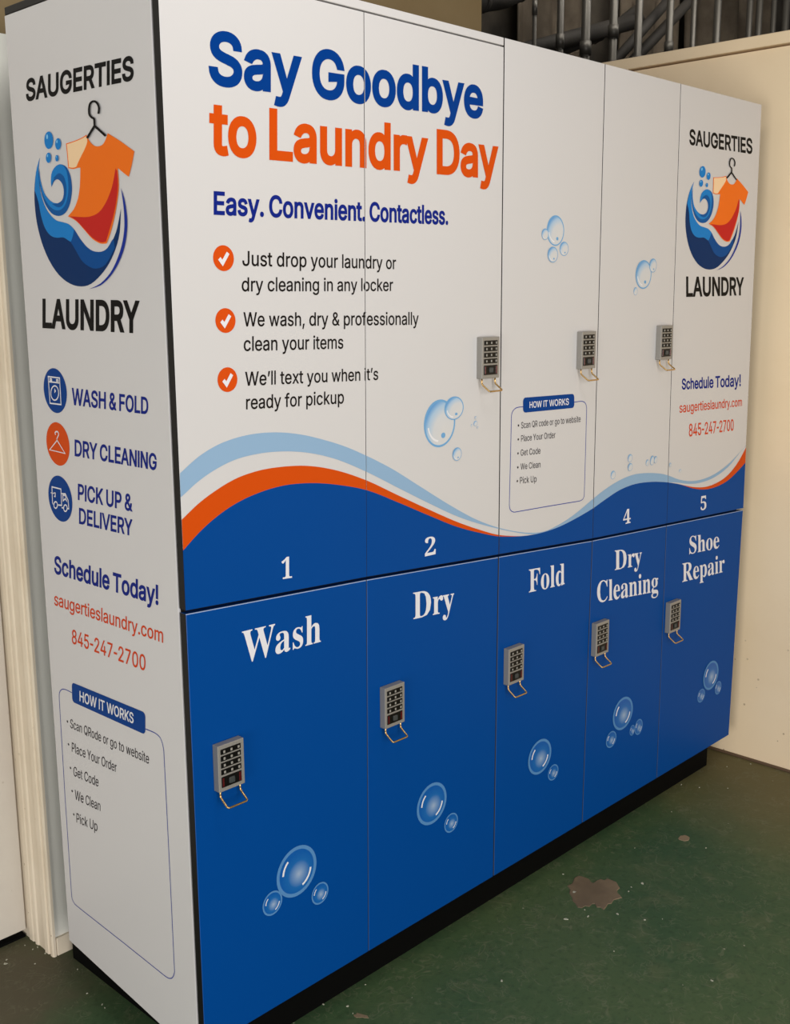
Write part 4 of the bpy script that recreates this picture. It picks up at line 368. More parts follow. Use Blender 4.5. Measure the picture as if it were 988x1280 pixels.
LOGO_F = [["logo_navy",[[1.7012,1.8118],[1.6957,1.8054],[1.688,1.7961],[1.6811,1.7862],[1.676,1.7767],[1.6719,1.7667],[1.6686,1.7566],[1.6663,1.7467],[1.6649,1.7367],[1.6642,1.7262],[1.6641,1.7153],[1.6648,1.7041],[1.6668,1.6925],[1.6701,1.6803],[1.6746,1.6678],[1.6804,1.6557],[1.6873,1.6441],[1.6953,1.633],[1.7046,1.6227],[1.715,1.6132],[1.7267,1.6045],[1.739,1.5971],[1.7523,1.5912],[1.7663,1.5867],[1.7803,1.5834],[1.7943,1.5816],[1.8083,1.581],[1.8215,1.5816],[1.8336,1.583],[1.8451,1.5855],[1.8566,1.5891],[1.8685,1.5943],[1.8804,1.6005],[1.8915,1.607],[1.9018,1.6136],[1.9113,1.6205],[1.9203,1.6279],[1.9287,1.6359],[1.9365,1.6444],[1.9435,1.6531],[1.9495,1.6614],[1.9546,1.6699],[1.9589,1.6797],[1.9626,1.6932],[1.9654,1.708],[1.9673,1.7184],[1.9635,1.71],[1.958,1.6981],[1.9526,1.6874],[1.9478,1.6801],[1.9432,1.6743],[1.938,1.6688],[1.9319,1.6631],[1.9253,1.6578],[1.9184,1.6535],[1.9115,1.6502],[1.9044,1.6479],[1.8967,1.6464],[1.888,1.6457],[1.8788,1.6458],[1.8701,1.6467],[1.8626,1.6483],[1.8558,1.6507],[1.8491,1.6538],[1.8421,1.6577],[1.8351,1.6624],[1.8285,1.6672],[1.8223,1.6724],[1.8165,1.6778],[1.8106,1.6825],[1.8044,1.6861],[1.7981,1.689],[1.7913,1.6914],[1.7838,1.6929],[1.7758,1.6939],[1.7677,1.6949],[1.7597,1.6958],[1.7516,1.6967],[1.7435,1.6985],[1.7354,1.7018],[1.7274,1.7061],[1.7201,1.7109],[1.7138,1.7159],[1.7083,1.7213],[1.7035,1.7274],[1.6992,1.7344],[1.6957,1.7421],[1.693,1.75],[1.6915,1.7581],[1.6909,1.7664],[1.6908,1.7739],[1.6909,1.7802],[1.6915,1.7858],[1.6928,1.7917],[1.6954,1.799],[1.6988,1.8065]]],["logo_mid",[[1.7012,1.8118],[1.6957,1.8055],[1.6879,1.7963],[1.6811,1.7862],[1.6761,1.7747],[1.6721,1.7623],[1.6694,1.7536],[1.6727,1.7481],[1.6772,1.7403],[1.681,1.7322],[1.6831,1.7243],[1.6845,1.7161],[1.6866,1.7079],[1.6899,1.6994],[1.6939,1.691],[1.6989,1.6837],[1.7049,1.6778],[1.7119,1.6731],[1.7193,1.6695],[1.7273,1.6674],[1.7358,1.6664],[1.7443,1.6659],[1.7527,1.6663],[1.7611,1.6672],[1.7693,1.6672],[1.7774,1.6658],[1.7852,1.6637],[1.7924,1.6605],[1.7989,1.6561],[1.8048,1.6507],[1.8107,1.6452],[1.8165,1.6396],[1.8223,1.6338],[1.8285,1.6288],[1.8351,1.6251],[1.8421,1.6222],[1.8498,1.6199],[1.8582,1.618],[1.8671,1.6166],[1.8768,1.6167],[1.8874,1.6182],[1.8987,1.621],[1.9097,1.626],[1.9216,1.6352],[1.9332,1.6464],[1.9412,1.6543],[1.9409,1.6591],[1.9403,1.6656],[1.938,1.6688],[1.9328,1.6656],[1.9257,1.6591],[1.9184,1.6535],[1.9115,1.6502],[1.9044,1.6479],[1.8967,1.6464],[1.888,1.6457],[1.8788,1.6458],[1.8701,1.6467],[1.8626,1.6483],[1.8558,1.6507],[1.8491,1.6538],[1.8421,1.6577],[1.8351,1.6624],[1.8285,1.6672],[1.8223,1.6724],[1.8165,1.6778],[1.8106,1.6825],[1.8044,1.6861],[1.7981,1.689],[1.7913,1.6914],[1.7838,1.6929],[1.7758,1.6939],[1.7677,1.6949],[1.7597,1.6958],[1.7516,1.6967],[1.7435,1.6985],[1.7354,1.7018],[1.7274,1.7061],[1.7201,1.7109],[1.7138,1.7159],[1.7083,1.7213],[1.7035,1.7274],[1.6992,1.7344],[1.6957,1.7421],[1.693,1.75],[1.6915,1.7581],[1.6909,1.7664],[1.6908,1.7739],[1.6909,1.7802],[1.6915,1.7858],[1.6928,1.7917],[1.6954,1.799],[1.6988,1.8065]]],["logo_blue",[[1.7012,1.8118],[1.6957,1.8055],[1.6879,1.7963],[1.6811,1.7862],[1.6761,1.7747],[1.6721,1.7623],[1.6694,1.7536],[1.6727,1.7481],[1.6772,1.7403],[1.681,1.7322],[1.6831,1.7243],[1.6845,1.7161],[1.6866,1.7079],[1.6899,1.6994],[1.6939,1.691],[1.6989,1.6837],[1.7049,1.6778],[1.7119,1.6731],[1.7193,1.6695],[1.7273,1.6674],[1.7358,1.6664],[1.7443,1.6659],[1.7527,1.6663],[1.7611,1.6672],[1.7693,1.6672],[1.7778,1.6652],[1.7861,1.6623],[1.7924,1.6605],[1.7957,1.6606],[1.7972,1.6617],[1.7989,1.6636],[1.8014,1.6665],[1.804,1.6703],[1.8063,1.6738],[1.8081,1.6771],[1.8096,1.6803],[1.8106,1.6825],[1.8058,1.685],[1.7988,1.6885],[1.7913,1.6914],[1.7838,1.6929],[1.7758,1.6939],[1.7677,1.6949],[1.7597,1.6958],[1.7516,1.6967],[1.7435,1.6985],[1.7354,1.7018],[1.7274,1.7061],[1.7201,1.7109],[1.7138,1.7159],[1.7083,1.7213],[1.7035,1.7274],[1.6992,1.7344],[1.6957,1.7421],[1.693,1.75],[1.6915,1.7581],[1.6909,1.7664],[1.6908,1.7739],[1.6909,1.7802],[1.6915,1.7858],[1.6928,1.7917],[1.6954,1.799],[1.6988,1.8065]]],["logo_deep",[[1.696,1.7945],[1.6959,1.7891],[1.6959,1.7814],[1.6968,1.7737],[1.6987,1.7665],[1.7014,1.7592],[1.7048,1.7527],[1.7087,1.7475],[1.7133,1.743],[1.7186,1.7391],[1.7252,1.7354],[1.7324,1.7323],[1.7394,1.73],[1.7458,1.7286],[1.7519,1.728],[1.7579,1.7283],[1.7642,1.7293],[1.7703,1.7311],[1.7754,1.7339],[1.7793,1.7379],[1.7822,1.7429],[1.7837,1.748],[1.7838,1.7529],[1.7825,1.7579],[1.78,1.7623],[1.7759,1.7659],[1.7704,1.769],[1.765,1.7707],[1.76,1.7708],[1.755,1.7695],[1.7503,1.7675],[1.7457,1.7644],[1.7415,1.7605],[1.7386,1.7577],[1.7382,1.7611],[1.7378,1.7659],[1.7383,1.7708],[1.7399,1.7756],[1.7423,1.7805],[1.7458,1.7849],[1.7507,1.7886],[1.7567,1.7918],[1.7629,1.7941],[1.7689,1.7956],[1.7751,1.7963],[1.7814,1.796],[1.7882,1.7949],[1.7951,1.7928],[1.8011,1.7895],[1.806,1.7847],[1.8101,1.7788],[1.8129,1.7723],[1.8143,1.7653],[1.8145,1.7577],[1.8135,1.7501],[1.8111,1.7425],[1.8076,1.7348],[1.803,1.7278],[1.7975,1.7215],[1.7911,1.7159],[1.7838,1.7114],[1.7755,1.7083],[1.7664,1.7063],[1.7572,1.7056],[1.748,1.7061],[1.7386,1.7078],[1.7298,1.7109],[1.7214,1.7157],[1.7137,1.7219],[1.707,1.7289],[1.7019,1.7364],[1.6979,1.7447],[1.6949,1.753],[1.6928,1.7612],[1.6916,1.7694],[1.6914,1.7769],[1.6925,1.7839],[1.6945,1.7902]]],["logo_blue",[[1.696,1.7945],[1.6959,1.7891],[1.6959,1.7814],[1.6968,1.7737],[1.6987,1.7665],[1.7014,1.7592],[1.7048,1.7527],[1.7087,1.7475],[1.7133,1.743],[1.7186,1.7391],[1.7252,1.7354],[1.7324,1.7323],[1.7394,1.73],[1.7465,1.7288],[1.7532,1.7285],[1.7579,1.7283],[1.7627,1.7294],[1.7694,1.7312],[1.7754,1.7339],[1.7799,1.7378],[1.7837,1.7427],[1.7861,1.7479],[1.7868,1.7536],[1.7862,1.7597],[1.7841,1.765],[1.78,1.7692],[1.7745,1.7725],[1.7687,1.7746],[1.7628,1.775],[1.7566,1.774],[1.751,1.7718],[1.746,1.7674],[1.7416,1.7618],[1.7386,1.7577],[1.7382,1.7611],[1.7378,1.7659],[1.7383,1.7708],[1.7399,1.7756],[1.7423,1.7805],[1.7458,1.7849],[1.7507,1.7886],[1.7567,1.7918],[1.7629,1.7941],[1.769,1.7957],[1.7753,1.7965],[1.7814,1.796],[1.7874,1.7941],[1.7932,1.7909],[1.7977,1.7869],[1.8005,1.782],[1.802,1.7763],[1.8026,1.7699],[1.8027,1.7628],[1.802,1.755],[1.8003,1.7476],[1.7973,1.7405],[1.7932,1.7338],[1.7882,1.728],[1.7824,1.7234],[1.7757,1.7197],[1.7684,1.7172],[1.7604,1.7159],[1.7519,1.7157],[1.7435,1.7167],[1.7353,1.719],[1.7273,1.7225],[1.7198,1.7272],[1.7126,1.7333],[1.706,1.7406],[1.7007,1.7483],[1.697,1.7567],[1.6947,1.7655],[1.6935,1.7738],[1.6937,1.7819],[1.695,1.7893]]],["logo_deep",[[1.7579,1.7283],[1.7627,1.7294],[1.7694,1.7312],[1.7754,1.7339],[1.7799,1.7378],[1.7837,1.7427],[1.7861,1.7479],[1.7868,1.7536],[1.7862,1.7597],[1.7841,1.765],[1.7802,1.7691],[1.7748,1.7725],[1.7687,1.7746],[1.7611,1.7745],[1.7527,1.7731],[1.7467,1.7719],[1.7529,1.7749],[1.7617,1.7789],[1.7698,1.7811],[1.7767,1.7804],[1.783,1.7781],[1.788,1.7747],[1.7916,1.7702],[1.7939,1.7646],[1.795,1.759],[1.795,1.7534],[1.7939,1.7477],[1.7917,1.7421],[1.7884,1.7365],[1.7841,1.731],[1.779,1.7267],[1.7733,1.7236],[1.7668,1.7217],[1.7598,1.721],[1.7513,1.7224],[1.7422,1.7251],[1.7358,1.7271],[1.7424,1.7274],[1.7514,1.7279]]],["logo_orange",[[1.8767,1.839],[1.8787,1.8363],[1.8815,1.8324],[1.8848,1.8287],[1.8885,1.8258],[1.8926,1.823],[1.8968,1.8209],[1.9008,1.8194],[1.9049,1.8184],[1.9093,1.8179],[1.9143,1.8179],[1.9197,1.8183],[1.9246,1.8194],[1.9287,1.8213],[1.9323,1.8239],[1.9355,1.8267],[1.9386,1.8301],[1.9413,1.8336],[1.9431,1.8362],[1.9529,1.8321],[1.9667,1.8263],[1.9802,1.8204],[1.9935,1.8142],[2.0066,1.8078],[2.0156,1.8034],[2.0134,1.7985],[2.0102,1.7915],[2.0068,1.7846],[2.003,1.7778],[1.999,1.771],[1.9962,1.7662],[1.9925,1.7679],[1.9871,1.7704],[1.9817,1.773],[1.976,1.7759],[1.9703,1.779],[1.9662,1.7812],[1.9665,1.774],[1.9668,1.7639],[1.9663,1.754],[1.9645,1.7456],[1.9618,1.7373],[1.9585,1.7287],[1.9546,1.7194],[1.95,1.7096],[1.9453,1.7004],[1.9404,1.6918],[1.9353,1.6837],[1.9304,1.6765],[1.9256,1.6701],[1.921,1.6647],[1.9178,1.661],[1.9131,1.6605],[1.9062,1.6599],[1.8986,1.6601],[1.8905,1.6615],[1.8817,1.6638],[1.8729,1.667],[1.8644,1.6713],[1.856,1.6765],[1.8475,1.6817],[1.839,1.6869],[1.8304,1.6922],[1.8215,1.6968],[1.8109,1.7004],[1.8001,1.7032],[1.7923,1.7051],[1.7988,1.7083],[1.8078,1.7128],[1.816,1.7179],[1.8224,1.7233],[1.8281,1.7294],[1.833,1.7358],[1.837,1.7425],[1.8403,1.7496],[1.843,1.7576],[1.8456,1.768],[1.8477,1.7793],[1.8491,1.7872],[1.8463,1.7872],[1.8423,1.7871],[1.8379,1.7869],[1.8335,1.7865],[1.8287,1.7861],[1.8236,1.7859],[1.8176,1.7865],[1.8112,1.7874],[1.8067,1.7881],[1.8067,1.7934],[1.8066,1.8009],[1.8065,1.8085],[1.8061,1.8164],[1.8056,1.8244],[1.8052,1.83],[1.8136,1.8306],[1.8254,1.8314],[1.8364,1.8324],[1.8457,1.8334],[1.8543,1.8346],[1.8617,1.8357],[1.868,1.837],[1.8732,1.8382]]],["logo_peach",[[1.8085,1.8284],[1.8158,1.829],[1.8262,1.8298],[1.8362,1.8308],[1.8452,1.8318],[1.854,1.8329],[1.8615,1.8339],[1.8674,1.835],[1.8722,1.836],[1.8753,1.8368],[1.8766,1.8346],[1.8783,1.8314],[1.8783,1.8279],[1.8757,1.8241],[1.8716,1.8198],[1.8669,1.8156],[1.8621,1.8115],[1.8568,1.8075],[1.8515,1.8032],[1.8456,1.7982],[1.8397,1.7929],[1.8355,1.7892],[1.8326,1.7888],[1.8284,1.7883],[1.824,1.7881],[1.819,1.7885],[1.8136,1.7891],[1.8098,1.7896],[1.8097,1.7944],[1.8095,1.8013],[1.8093,1.8084],[1.809,1.8157],[1.8087,1.8232]]],["logo_red",[[1.9599,1.7807],[1.9574,1.775],[1.9538,1.767],[1.9501,1.7596],[1.947,1.7542],[1.9438,1.7495],[1.9399,1.7445],[1.9349,1.7386],[1.929,1.7324],[1.9227,1.7266],[1.9158,1.7212],[1.9083,1.7163],[1.9002,1.7121],[1.8915,1.7091],[1.8822,1.7069],[1.8728,1.7054],[1.8642,1.7044],[1.8557,1.704],[1.8452,1.7039],[1.8298,1.7042],[1.8122,1.7047],[1.7995,1.7052],[1.8051,1.7036],[1.8132,1.7013],[1.8217,1.6982],[1.8301,1.6939],[1.839,1.6888],[1.8478,1.6836],[1.8563,1.6785],[1.8647,1.6735],[1.8732,1.6692],[1.882,1.666],[1.8909,1.6637],[1.8988,1.6623],[1.9059,1.6623],[1.912,1.6632],[1.9161,1.6639],[1.9199,1.6692],[1.9252,1.6768],[1.9304,1.6845],[1.935,1.6913],[1.9395,1.6982],[1.944,1.7056],[1.9485,1.7139],[1.953,1.7228],[1.9569,1.7313],[1.9599,1.7391],[1.9623,1.7466],[1.9639,1.7541],[1.9645,1.7625],[1.9644,1.7709],[1.9642,1.7767]]],["logo_violet",[[1.972,1.7501],[1.9744,1.7453],[1.9778,1.7385],[1.9806,1.731],[1.9826,1.7229],[1.984,1.7142],[1.9847,1.7057],[1.9847,1.698],[1.9838,1.6905],[1.9822,1.6828],[1.9796,1.6743],[1.9762,1.6656],[1.9716,1.6567],[1.9656,1.6476],[1.9584,1.6383],[1.9505,1.6295],[1.942,1.6213],[1.9326,1.6135],[1.9227,1.6063],[1.9121,1.5998],[1.901,1.5938],[1.8891,1.5888],[1.875,1.5846],[1.8602,1.5814],[1.8496,1.5792],[1.8603,1.5823],[1.8753,1.5868],[1.8896,1.5922],[1.9017,1.5983],[1.9132,1.6052],[1.9234,1.6124],[1.932,1.6195],[1.9394,1.627],[1.9462,1.6346],[1.9527,1.6426],[1.9587,1.6509],[1.9637,1.659],[1.9678,1.667],[1.9711,1.6748],[1.9736,1.6826],[1.9753,1.6903],[1.9763,1.698],[1.9768,1.7057],[1.9768,1.7133],[1.9763,1.721],[1.9756,1.7285],[1.9745,1.7366],[1.973,1.7445]]],["logo_blue",[[1.7601,1.8389],[1.7585,1.8343],[1.7554,1.8303],[1.7512,1.8272],[1.7462,1.8254],[1.7409,1.825],[1.7358,1.8261],[1.7315,1.8286],[1.7283,1.8322],[1.7267,1.8366],[1.7267,1.8414],[1.7284,1.846],[1.7315,1.8501],[1.7359,1.8531],[1.7409,1.8549],[1.7462,1.8552],[1.7512,1.854],[1.7554,1.8515],[1.7585,1.8479],[1.7601,1.8436]]],["logo_pale",[[1.7424,1.8463],[1.7413,1.8439],[1.7392,1.8425],[1.7369,1.8427],[1.7353,1.8444],[1.7351,1.8469],[1.7362,1.8493],[1.7383,1.8507],[1.7406,1.8505],[1.7422,1.8489]]],["logo_blue",[[1.7883,1.8304],[1.7872,1.8274],[1.7853,1.8248],[1.7826,1.8227],[1.7793,1.8215],[1.776,1.8213],[1.7727,1.822],[1.7699,1.8236],[1.7679,1.8259],[1.7669,1.8288],[1.7668,1.8319],[1.7679,1.835],[1.7699,1.8376],[1.7727,1.8397],[1.7759,1.8408],[1.7793,1.8411],[1.7825,1.8403],[1.7852,1.8387],[1.7872,1.8363],[1.7882,1.8335]]],["logo_pale",[[1.7769,1.8352],[1.7762,1.8336],[1.7748,1.8327],[1.7734,1.8328],[1.7723,1.8339],[1.7722,1.8356],[1.7729,1.8372],[1.7742,1.8381],[1.7757,1.838],[1.7767,1.8369]]],["logo_blue",[[1.7481,1.8091],[1.7472,1.8064],[1.7453,1.8039],[1.7428,1.802],[1.7398,1.8009],[1.7366,1.8006],[1.7336,1.8012],[1.731,1.8027],[1.7291,1.8048],[1.7281,1.8074],[1.7281,1.8103],[1.7291,1.8131],[1.731,1.8155],[1.7336,1.8174],[1.7366,1.8185],[1.7398,1.8188],[1.7428,1.8181],[1.7453,1.8167],[1.7472,1.8146],[1.7481,1.812]]],["logo_pale",[[1.7375,1.8134],[1.7368,1.8119],[1.7356,1.8111],[1.7342,1.8112],[1.7333,1.8122],[1.7331,1.8137],[1.7338,1.8152],[1.7351,1.816],[1.7364,1.8159],[1.7374,1.8149]]],["logo_blue",[[1.7759,1.8067],[1.7754,1.805],[1.7742,1.8035],[1.7727,1.8023],[1.7709,1.8016],[1.769,1.8015],[1.7672,1.8018],[1.7656,1.8027],[1.7645,1.804],[1.7639,1.8056],[1.7639,1.8074],[1.7645,1.8091],[1.7656,1.8106],[1.7671,1.8118],[1.769,1.8125],[1.7709,1.8126],[1.7727,1.8122],[1.7742,1.8113],[1.7753,1.81],[1.7759,1.8084]]],["logo_pale",[[1.7695,1.8093],[1.7691,1.8084],[1.7684,1.8079],[1.7675,1.8079],[1.767,1.8085],[1.7669,1.8095],[1.7673,1.8104],[1.768,1.8109],[1.7689,1.8109],[1.7694,1.8103]]],["black",[[1.9241,1.8672],[1.9252,1.8696],[1.9265,1.8732],[1.9269,1.8768],[1.9258,1.8801],[1.9236,1.8832],[1.9209,1.8858],[1.9173,1.8879],[1.9131,1.8893],[1.9086,1.89],[1.904,1.8901],[1.8994,1.8894],[1.8954,1.8877],[1.8926,1.8851],[1.8907,1.8819],[1.8895,1.8787],[1.8889,1.8755],[1.889,1.8721],[1.8899,1.869],[1.8921,1.8664],[1.8951,1.8645],[1.8981,1.8628],[1.9011,1.8617],[1.9026,1.8613],[1.9032,1.8608],[1.9036,1.8579],[1.9034,1.8537],[1.9032,1.8506],[1.9098,1.8502],[1.91,1.8532],[1.9102,1.8576],[1.9096,1.8614],[1.9071,1.8637],[1.904,1.8645],[1.9022,1.8652],[1.9001,1.8664],[1.8978,1.8679],[1.8963,1.8695],[1.8956,1.8719],[1.8956,1.8749],[1.8961,1.8778],[1.8972,1.8807],[1.8989,1.8835],[1.9009,1.8854],[1.9032,1.8863],[1.906,1.8868],[1.9086,1.8867],[1.911,1.8864],[1.9135,1.8855],[1.9157,1.8842],[1.9178,1.8823],[1.9196,1.8797],[1.9205,1.8771],[1.9201,1.8741],[1.9188,1.8707],[1.9178,1.8683]]],["black",[[1.8831,1.8318],[1.9069,1.8476],[1.9362,1.8309],[1.9411,1.8331],[1.9061,1.8532],[1.8771,1.8342]]]]
ICONS = [[[[0.0754,1.3638],[0.1187,1.3629],[0.1179,1.3118],[0.076,1.3118],[0.0754,1.3638]],[[0.0758,1.3539],[0.1186,1.3534]],[[0.0813,1.36],[0.0881,1.3597],[0.0883,1.3562],[0.0814,1.3565],[0.0813,1.36]],[[0.1064,1.3591],[0.1131,1.3589],[0.1132,1.3552],[0.1064,1.3554],[0.1064,1.3591]],[[0.1116,1.3337],[0.1103,1.3294],[0.1077,1.3253],[0.104,1.322],[0.0996,1.3198],[0.0949,1.3188],[0.0903,1.3192],[0.0863,1.321],[0.0834,1.3239],[0.0818,1.3277],[0.0816,1.332],[0.0829,1.3364],[0.0856,1.3405],[0.0893,1.3438],[0.0938,1.346],[0.0985,1.3469],[0.103,1.3465],[0.1069,1.3447],[0.1098,1.3418],[0.1114,1.338],[0.1116,1.3337]],[[0.0976,1.3399],[0.1001,1.3371],[0.0969,1.3346],[0.0976,1.3399]]],[[[0.0895,1.2509],[0.0883,1.2526],[0.0877,1.2546],[0.0894,1.2562],[0.0921,1.2573],[0.095,1.2578],[0.0978,1.2575],[0.1001,1.2559],[0.1014,1.2537],[0.1004,1.2512],[0.0984,1.2487],[0.0959,1.2464],[0.0938,1.2442],[0.0936,1.242],[0.0939,1.2403]],[[0.0939,1.2403],[0.062,1.2187],[0.1212,1.2169],[0.0939,1.2403]]],[[[0.061,1.1084],[0.0591,1.1118],[0.061,1.1441],[0.096,1.1436],[0.0948,1.1109],[0.08,1.1096]],[[0.0551,1.1312],[0.067,1.1314]],[[0.0684,1.1328],[0.0725,1.1327],[0.0715,1.1256],[0.0674,1.1257]],[[0.0978,1.1348],[0.1123,1.136],[0.1211,1.1242],[0.1219,1.1072],[0.1167,1.1071]],[[0.1005,1.1062],[0.0941,1.106]],[[0.1021,1.1323],[0.1108,1.1328],[0.1162,1.1215],[0.1099,1.1258],[0.1018,1.1209],[0.1021,1.1323]],[[0.0782,1.1094],[0.0772,1.1063],[0.0749,1.1037],[0.0718,1.102],[0.0686,1.1016],[0.0659,1.1026],[0.0642,1.1047],[0.0639,1.1075],[0.065,1.1106],[0.0673,1.1132],[0.0703,1.1149],[0.0735,1.1153],[0.0762,1.1144],[0.0779,1.1123],[0.0782,1.1094]],[[0.1157,1.1079],[0.1146,1.1049],[0.1124,1.1023],[0.1094,1.1006],[0.1063,1.1002],[0.1036,1.1011],[0.102,1.1032],[0.1017,1.1061],[0.1027,1.1091],[0.105,1.1117],[0.1079,1.1133],[0.1111,1.1137],[0.1137,1.1128],[0.1153,1.1107],[0.1157,1.1079]]]]
